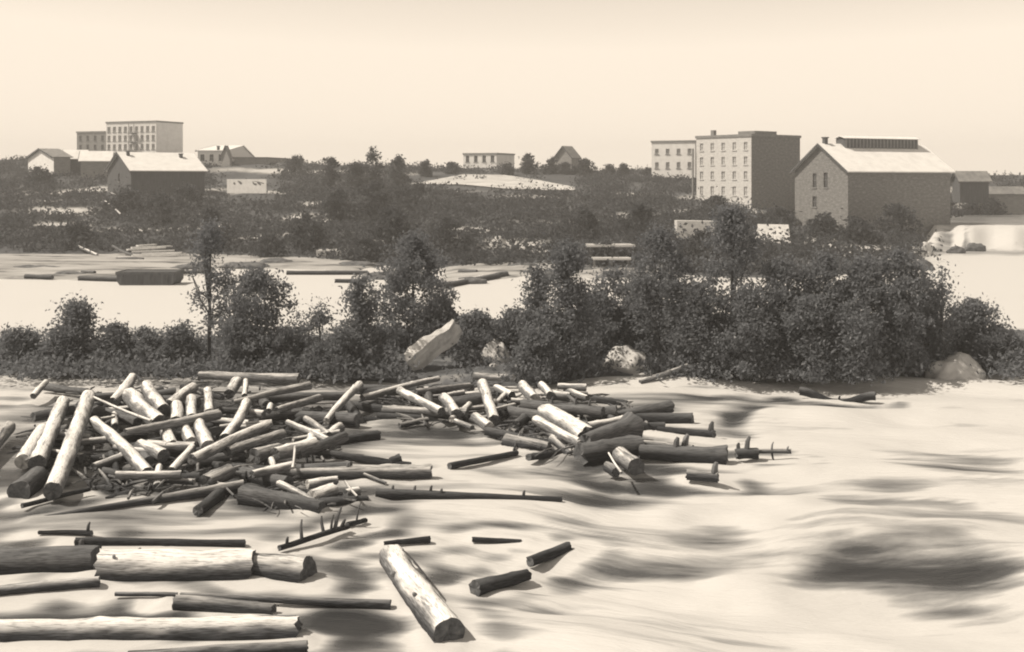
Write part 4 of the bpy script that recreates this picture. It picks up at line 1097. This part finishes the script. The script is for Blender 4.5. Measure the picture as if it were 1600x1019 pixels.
rock('right dark rock in the waterfall', 1524, 391, 34, 11, M['rock_dark'], 15.9, .15, squash=.5)
rock('small white stone standing in the rapids', 1048, 640, 9, 12, M['rock'], 16.9, .0)
rock('dark wet rock in the rapids left of the white stone', 974, 652, 26, 12, M['rock_dark'], 17.7, .0)

for q, (px, py, w, h, lab) in enumerate([
    (55, 421, 70, 7, 'flat dark ledge on the sandbar at the left edge'), (112, 430, 60, 6, 'flat dark ledge on the sandbar left of the scow'), (300, 421, 70, 8, 'flat dark ledge right behind the scow'),
    (385, 417, 80, 8, 'flat dark ledge behind the tall thin tree'), (430, 412, 60, 8, 'flat dark ledge on shore above the boom log'), (600, 434, 70, 10, 'dark ledge right of the short floating log'), (560, 415, 70, 7, 'flat dark ledge right above the boom log'),
    (650, 440, 60, 12, 'dark ledge behind the tall oval tree'), (735, 441, 50, 8, 'dark ledge at left of the gravel bar front'), (862, 432, 60, 10, 'dark ledge before the middle gravel bar'), (905, 424, 60, 10, 'dark ledge behind the big pointed tree'),
    (962, 434, 60, 12, 'dark ledge under the lower dock'), (1020, 424, 60, 12, 'dark ledge at the right end of the gravel bar'), (820, 418, 60, 7, 'low dark ledge in middle of gravel bar'), (1440, 420, 40, 14, 'dark ledge left below the waterfall')]):
    rock(lab, px, py, w, h, M['rock_dark'], 30.3 + q * 1.7, .12, squash=.5)

for q, (px, py, w, h, lab) in enumerate([(1268, 382, 24, 12, 'pale rubble stone below the stone gable'), (1300, 394, 20, 12, 'pale rubble stone right below the stone gable'), (1328, 402, 18, 9, 'small pale rubble stone under the long stone wall'),
    (1366, 396, 26, 12, 'pale rubble stone under the middle of the long wall'), (1398, 408, 22, 9, 'pale rubble stone under the right of the long wall'), (1432, 396, 24, 12, 'pale rubble stone beside the waterfall'), (1352, 378, 20, 8, 'pale rubble stone close to the long stone wall'), (1447, 404, 30, 26, 'tall pale stone at the left foot of the waterfall')]):
    rock(lab, px, py, w, h, M['rock'], 60.3 + q * 2.1, D=T(px, py).y)

# slanting pale slab of rock on the island
def slant():
    A = AT(634, 58.0, ZAT(566, 58.0)); k = A.y / F
    out = [(0, 0), (8, 4), (24, 18), (46, 36), (66, 48), (74, 61), (70, 63), (52, 50), (26, 36), (6, 24), (-4, 12)]
    pts = [Vector((x * k, 0.75 * y * k, y * k)) for x, y in out]
    m = MB().slab(pts, (0.35, .7, -.75))
    me = mesh_from('slab', m.v, m.f)
    bm = bmesh.new(); bm.from_mesh(me)
    bmesh.ops.triangulate(bm, faces=bm.faces); bmesh.ops.subdivide_edges(bm, edges=bm.edges, cuts=3, use_grid_fill=True)
    for v in bm.verts: v.co += Vector((noise.noise(v.co * 2), noise.noise(v.co * 2 + Vector((7, 0, 0))), noise.noise(v.co * 2 + Vector((0, 7, 0))))) * .12
    bm.to_mesh(me); bm.free()
    tag(link('leaning_slab', me, M['slab'], None, A), 'long pale slab of rock slanting up among the shrubs', 'boulder', 'boulders along the river')
slant()

# ------------------------------------------------------------------ logs
def make_log(name, label, A, B, rA, rB, tone, seed, cat='log', group='logs in the jam', bend=0.0, ends=True, stubs=(), flare=0.0, endtone=None, sag=0.0):
    rnd = random.Random(seed)
    ax = B - A; L = ax.length; d = ax.normalized()
    side = d.cross(Vector((0, 0, 1)))
    if side.length < 1e-3: side = Vector((1, 0, 0))
    side.normalize(); upv = side.cross(d)
    r = max(rA, rB)
    seg = 22 if r > .14 else (14 if r > .06 else 8)
    rings = max(8, min(34, int(L / max(.12, r * .8))))
    V, grain, cs, worn_toplit = [], [], [], []
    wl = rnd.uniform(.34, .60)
    b1 = bend if bend else rnd.uniform(-1, 1) * .02 * L
    b2 = rnd.uniform(-1, 1) * .010 * L
    knots = [(rnd.uniform(.1, .9), rnd.uniform(0, 6.28), rnd.uniform(.08, .2)) for _ in range(4)]
    for i in range(rings + 1):
        t = i / rings
        c = A + ax * t + side * (b1 * math.sin(math.pi * t)) + upv * (b2 * math.sin(math.pi * 2 * t + 1) * .5) - A - Vector((0, 0, sag * math.sin(math.pi * t) ** 2))
        rr = rA + (rB - rA) * t
        if flare: rr *= 1 + flare * math.exp(-((1 - t) / .12) ** 2)
        cs.append((c, rr))
        for k in range(seg):
            th = 2 * math.pi * k / seg
            q = Vector((math.cos(th) * 1.2, math.sin(th) * 1.2, t * L * .7 + seed * 3.7))
            f = 1 + .13 * noise.noise(q) + .07 * noise.noise(q * 3.2) + .03 * noise.noise(q * 8)
            for kt, ka, kr in knots:
                e = ((t - kt) * L / (r * .5)) ** 2 + ((math.atan2(math.sin(th - ka), math.cos(th - ka))) / .45) ** 2
                f += kr * math.exp(-e)
            sh = 0
            if i in (0, rings): sh = (.38 * r) * noise.noise(Vector((math.cos(th) * 2, math.sin(th) * 2, seed + i)))
            p = c + side * (rr * f * math.cos(th)) + upv * (rr * f * math.sin(th)) + d * sh
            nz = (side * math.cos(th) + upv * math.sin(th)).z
            worn_toplit.append(sstep(wl - .12, wl + .38, nz + .45 * noise.noise(q * 1.4 + Vector((9, 0, 0))) + .25 * noise.noise(q * 4)))  # light from above put into the colour: pale top, dark sides
            V.append(p); grain.append((t * L * .16, math.cos(th) * r * 1.6, math.sin(th) * r * 1.6))
    Fc = []
    for i in range(rings):
        for k in range(seg):
            k2 = (k + 1) % seg
            Fc.append((i * seg + k, (i + 1) * seg + k, (i + 1) * seg + k2, i * seg + k2))
    me = mesh_from(name, V, Fc, True)
    at = me.attributes.new('grain', 'FLOAT_VECTOR', 'POINT'); at.data.foreach_set('vector', [x for gq in grain for x in gq])
    aw = me.attributes.new('worn_toplit', 'FLOAT', 'POINT'); aw.data.foreach_set('value', worn_toplit)
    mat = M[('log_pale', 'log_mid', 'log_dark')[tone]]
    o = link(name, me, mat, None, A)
    tag(o, label, cat, group)
    # the sawn or broken faces
    for e, base in ((0, 0), (1, rings * seg)):
        ring = [V[base + k] for k in range(seg)]
        cc, rr = cs[0] if e == 0 else cs[-1]
        sgn = -1 if e == 0 else 1
        hollow = d * (-sgn * .05 * rr * 2)
        inner = [cc + (p - cc) * .62 + d * (sgn * .05 * rr * math.sin(5 * k)) for k, p in enumerate(ring)]
        vv = ring + inner + [cc + hollow]
        ff = []
        for k in range(seg):
            k2 = (k + 1) % seg
            if e == 0: ff += [(k, k2, seg + k2, seg + k), (seg + k, seg + k2, 2 * seg)]
            else: ff += [(k2, k, seg + k, seg + k2), (seg + k2, seg + k, 2 * seg)]
        et = endtone if endtone is not None else (2 if tone else rnd.choice((0, 2, 2)))  # dark ends carry painted shade of faces turned from the sun
        link('cut_end', mesh_from('cut_end', vv, ff), M['cut_pale' if et == 0 else 'cut_dark_shaded'], o)
    for t, an, ln, sr in stubs:
        i = int(t * rings); c, rr = cs[i]
        dirv = (side * math.cos(an) + upv * math.sin(an)).normalized()
        m = MB(); p0 = c + dirv * rr * .6; p1 = c + dirv * (rr + ln * .6) + d * ln * .1; p2 = c + dirv * (rr + ln) + d * ln * .28
        m.tube([p0, p1, p2], [sr, sr * .8, sr * .45], seg=7)
        m.build('branch_stub', mat, o)
    return o

NUBS = {
 'long dark log with nubs lying across mid river': [(.1, UP, .1, .05), (.22, UP + .2, .12, .05), (.3, UP, .15, .05), (.36, UP - .3, .1, .05), (.8, UP, .14, .05), (.55, -UP + .5, .15, .08)],
 'dark branchy driftwood with upright stubs in foreground': [(.12, UP, .15, .05), (.34, UP + .3, .45, .05), (.66, UP + .5, .38, .05), (.74, UP, .35, .04), (.82, UP - .2, .55, .06), (.93, UP - .4, .2, .06)],
 'tip of sunken driftwood with one upright twig': [(.6, UP, .45, .03)],
 'thin dark log in left foreground water': [(.95, UP, .22, .05)],
 'biggest bleached foreground log at lower left': [(.3, UP + .8, .12, .06), (.12, UP - .6, .1, .05)],
 'thick dark log at the right tip of the right pile': [(.45, UP, .3, .12), (.52, UP + .4, .2, .1)],
 'short dark log beyond tip of the right pile': [(.6, UP, .4, .1), (.2, UP + .5, .2, .08)],
 'split thin log at the far right tip of jam': [(.55, UP, .25, .04), (.55, -UP, .3, .04), (.9, UP - .6, .15, .04)],
 'log reaching right from the right pile': [(.85, UP, .35, .13)],
 'dark log upstream right of the right pile': [(.95, UP, .3, .12)],
 'long dark log across the middle of the right pile': [(.7, UP, .3, .06), (.4, UP - .3, .25, .05), (.85, UP, .25, .06)],
 'worn log barely showing in rapids below the right pile': [(.9, UP, .3, .12)],
 'lone drifting log sagging under water at far right': [(.55, UP, .15, .06)],
 'thick dark log running off the left picture edge': [(.9, UP, .15, .08)],
 'long bleached log sloping down to water in the left pile': [(.12, UP + 1, .25, .05)],
 'driftwood trunk leaning on the island shore, right of centre': [(.25, UP, .3, .04), (.35, -.3, .35, .04)],
 'long straight log reaching right from the left pile': [(.5, UP, .12, .05)],
 'bleached log with peeling bark pointing at viewer, bottom centre': [(.35, .5, .1, .08), (.7, .8, .08, .06)],
}
LOGGEO = {}
for i, (ax_, ay_, da, bx_, by_, db, za, zb, tone, lab) in enumerate(LOGS):
    if ay_ > 800 and max(da, db) > 30:
        za, zb, da, db = za - .10, zb - .10, da * 1.13, db * 1.13
        ay_ += da * .05; by_ += db * .05
    elif ay_ > 700 and max(za, zb) < .2:
        za += .09; zb += .07
    A = G(ax_, ay_, za); B = G(bx_, by_, zb)
    ra = max(.02, da * A.y / F / 2); rb = max(.02, db * B.y / F / 2)
    thin = max(ra, rb) < .11
    nm = 'pole' if thin and ('pole' in lab or 'stick' in lab or 'timber' in lab) else ('driftwood' if 'driftwood' in lab else 'log')
    cat = {'pole': 'pole', 'driftwood': 'driftwood', 'log': 'log'}[nm]
    fl = .45 if ('root' in lab and 'thick' in lab) else (.25 if 'thick dark log at the right tip' in lab else 0)
    LOGGEO[lab] = (A, B, ra, rb,
      make_log(nm, lab, A, B, ra, rb, tone, 10 + i, cat=cat, stubs=NUBS.get(lab, ()), flare=fl, sag=.42 if 'sagging' in lab else 0.0,
             group='logs on the far shore' if ay_ < 460 else 'logs of the river jam', endtone=2 if 'dark end' in lab or 'round' in lab or 'cut end' in lab or 'pointing at viewer' in lab or 'towards viewer' in lab else None))

FILL = [('dark', 2, 30, (60, 575, 606, 775)), ('short pale', 0, 22, (60, 540, 605, 745)),
        ('dark', 2, 9, (560, 790, 606, 655)), ('short pale', 0, 5, (590, 800, 604, 648)),
        ('dark', 2, 11, (790, 1010, 622, 720)), ('short pale', 0, 6, (800, 960, 608, 690))]
rf = random.Random(77); sd = 2000
REFS = [((l[0] + l[3]) / 2, (l[1] + l[4]) / 2, l[9]) for l in LOGS if 590 < (l[1] + l[4]) / 2 < 800 and len(l[9].split()) <= 10]
def beside(px, py):
    k = min(range(len(REFS)), key=lambda q: (REFS[q][0] - px) ** 2 + 4 * (REFS[q][1] - py) ** 2)
    rx, ry, l = REFS.pop(k)
    dx, dy = rx - px, 2 * (ry - py)
    return ('above the ' if dy > 0 else 'below the ') + l if abs(dy) > abs(dx) else ('left of the ' if dx > 0 else 'right of the ') + l
for lab, tone, n, (x0, x1, y0, y1) in FILL:
    k = 0
    while k < n:
        px, py = rf.uniform(x0, x1), rf.uniform(y0, y1)
        q = ((px - (x0 + x1) / 2) / ((x1 - x0) / 2)) ** 2 + ((py - (y0 + y1) / 2) / ((y1 - y0) / 2)) ** 2
        if q > 1.15: continue
        c = G(px, py, rf.uniform(.05, .22) if tone == 2 else rf.uniform(.2, .5)); an = rf.choice((rf.uniform(-.5, .5), rf.uniform(-.5, .5), rf.uniform(.6, 2.4)))
        L = rf.uniform(1.6, 4.4) if tone == 2 else rf.uniform(.9, 2.4); r = rf.uniform(.13, .27) if tone == 2 else rf.uniform(.09, .21)
        d = Vector((math.cos(an), math.sin(an) * 1.2, rf.uniform(-.12, .12))) * L / 2
        sd += 1; k += 1
        make_log('log', lab + ' log ' + beside(px, py), c - d, c + d, r * rf.uniform(.55, .95), r, tone, sd, bend=rf.uniform(-.05, .05) * L, group='logs of the river jam')

def jam_debris():
    rnd = random.Random(5); m = MB()
    for cx, cy, rx, ry, n in ((280, 685, 250, 95, 420), (690, 632, 120, 30, 130), (890, 662, 120, 50, 190), (470, 778, 80, 16, 40)):
        for _ in range(n):
            a = rnd.uniform(0, 6.283); q = math.sqrt(rnd.random())
            p = G(cx + rx * q * math.cos(a), cy + ry * q * math.sin(a), rnd.uniform(.02, .28))
            L = rnd.uniform(.25, 1.5); an = rnd.uniform(0, 6.28); r = rnd.uniform(.015, .06)
            d = Vector((math.cos(an), math.sin(an), rnd.uniform(-.15, .3))) * L
            m.tube([p - d * .5, p + Vector((0, 0, .04 * L)), p + d * .5], [r, r, r * .6], seg=5)
    me = mesh_from('jam_debris', m.v, m.f)
    at = me.attributes.new('grain', 'FLOAT_VECTOR', 'POINT'); at.data.foreach_set('vector', [c * .4 for v in m.v for c in v])
    aw = me.attributes.new('worn_toplit', 'FLOAT', 'POINT'); aw.data.foreach_set('value', [rnd.random() for _ in m.v])
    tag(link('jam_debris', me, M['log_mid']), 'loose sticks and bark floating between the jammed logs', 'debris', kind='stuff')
jam_debris()

# loose bark strip on the near log
def bark_strip():
    A, B, ra, rb, par = LOGGEO['bleached log with peeling bark pointing at viewer, bottom centre']
    ax = B - A; d = ax.normalized(); side = d.cross(Vector((0, 0, 1))).normalized(); upv = side.cross(d)
    m = MB(); N = 14; K = 6
    for i in range(N + 1):
        t = .12 + .42 * i / N; c = ax * t; r = (ra + (rb - ra) * t)
        w = math.sin(math.pi * i / N) ** .5
        for k in range(K + 1):
            th = math.pi * (.60 + .34 * w * k / K + .05 * noise.noise(Vector((i * .6, 0, 0))))
            rr = r * (1.10 + .10 * (1 - k / K) + .05 * noise.noise(Vector((i, k, 3))))
            m.v.append(tuple(c + side * (rr * math.cos(th)) + upv * (rr * math.sin(th))))
    for i in range(N):
        for k in range(K):
            b = i * (K + 1) + k; m.f.append((b, b + 1, b + K + 2, b + K + 1))
    m.build('peeled_bark', M['log_dark'], par, smooth=True)
bark_strip()

# fallen pale poles on the far hillside
for i, (a, b, lab) in enumerate([((172, 309), (196, 318), 'upper pale pole fallen on the left hillside'), ((164, 322), (188, 343), 'lower pale pole fallen on the left hillside'), ((268, 322), (326, 313), 'thin pale pole lying on the slope below the shed')]):
    A, B = T(*a, .75), T(*b, .75)
    make_log('pole', lab, A, B, .16 if i < 2 else .08, .14 if i < 2 else .06, 0, 900 + i, cat='pole', group='poles on the hillside')

# ------------------------------------------------------------------ scow, rafts, dock
def scow():
    A = G(182, 446, 0); k = A.y / F; L = 90 * k; Hh = 20 * k; W = 3.2
    root = empty('scow', (A.x, A.y, 0))
    m = MB()
    sec = [(0, .5), (.35, -.25), (L - .35, -.25), (L, .5)]
    m.slab([(0, 0, Hh), (0.0, 0, Hh * .35), (.5, 0, -.3), (L - .5, 0, -.3), (L, 0, Hh * .35), (L, 0, Hh)][::-1], (0, W, 0))
    m.build('hull', M['wall_dark'], root)
    MB().box(-.08, L + .08, -.07, -.004, Hh - .2, Hh + .06).box(-.08, L + .08, W + .004, W + .07, Hh - .2, Hh + .06).box(-.08, -.004, 0, W, Hh - .2, Hh + .06).box(L + .004, L + .08, 0, W, Hh - .2, Hh + .06).build('gunwale', M['trim_dark'], root)
    for j in range(4): MB().box(L * (j + .5) / 4 - .06, L * (j + .5) / 4 + .06, -.06, -.005, .05, Hh - .21).build('rib', M['trim_dark'], root)
    tag(root, 'dark flat-sided scow moored at the left sandbar', 'boat')
scow()

def plank_platform(name, label, px0, px1, D, py_top, thick, depth, n, cat, legs=False, mat='plank'):
    z = ZAT(py_top, D); a, b = AT(px0, D, z), AT(px1, D, z); L = b.x - a.x
    root = empty(name, (a.x, D, z))
    me = mesh_from('plank', *(lambda q: (q.v, q.f))(MB().box(0, L, 0, depth / n * .9, -thick, 0))); me.materials.append(M[mat])
    rnd = random.Random(int(px0))
    for i in range(n):
        p = link('plank', me, None, root, (rnd.uniform(-.25, .25), depth * i / n, rnd.uniform(-.03, .05)))
    if legs:
        for x in (.2, L * .5, L - .2): MB().box(x - .1, x + .1, .05, .25, -2.4, -thick - .004).build('post', M['trim_mid'], root)
    tag(root, label, cat)
plank_platform('plank_raft', 'bright plank raft on the far shore left of centre', 493, 548, 146, 392, .75, 3.5, 6, 'raft')
plank_platform('timber_dock', 'timber dock with upright post below the thickets', 920, 992, 131, 383, .22, 2.5, 5, 'dock', True)
plank_platform('lower_dock', 'lower pale plank staging on the gravel bar', 926, 985, 127, 404, .2, 2.0, 4, 'dock', True)

def timber_heap():
    """sawn timbers stacked on the left bank"""
    rnd = random.Random(8)
    names = ['lowest', 'second', 'third', 'fourth', 'fifth', 'sixth', 'topmost']
    for i in range(7):
        x0 = 188 + rnd.uniform(-10, 25) + i * 4; x1 = 300 - rnd.uniform(0, 20) - i * 6
        z = .35 + .14 * i; A = G(x0, 404 - i * 3.1, z); B = G(x1, 402 - i * 3.0 + rnd.uniform(-2, 1.5), z + .05)
        d = (B - A); n = Vector((-d.y, d.x, 0)).normalized() * .55
        m = MB().slab([Vector((0, 0, 0)), d, d + n, n], (0, 0, .16))
        tag(m.build('timber', M['plank'], None, A), '%s sawn timber of the pale heap on left bank' % names[i], 'timber', 'pale timber heap')
timber_heap()

# ------------------------------------------------------------------ the air over the river
hz = MB().box(-640, 640, -60, 690, -4.0, 30.0).build('haze', None)
hm = bpy.data.materials.new('pale_haze'); hm.use_nodes = True
hm.node_tree.nodes.clear()
ho = hm.node_tree.nodes.new('ShaderNodeOutputMaterial'); hv = hm.node_tree.nodes.new('ShaderNodeVolumePrincipled')
hv.inputs['Color'].default_value = (0.98, 0.98, 0.98, 1); hv.inputs['Density'].default_value = 0.00072; hv.inputs['Anisotropy'].default_value = 0.0
hm.node_tree.links.new(hv.outputs[0], ho.inputs['Volume'])
hz.data.materials.append(hm)
tag(hz, 'thin pale haze over river and far bank', 'haze', kind='stuff')
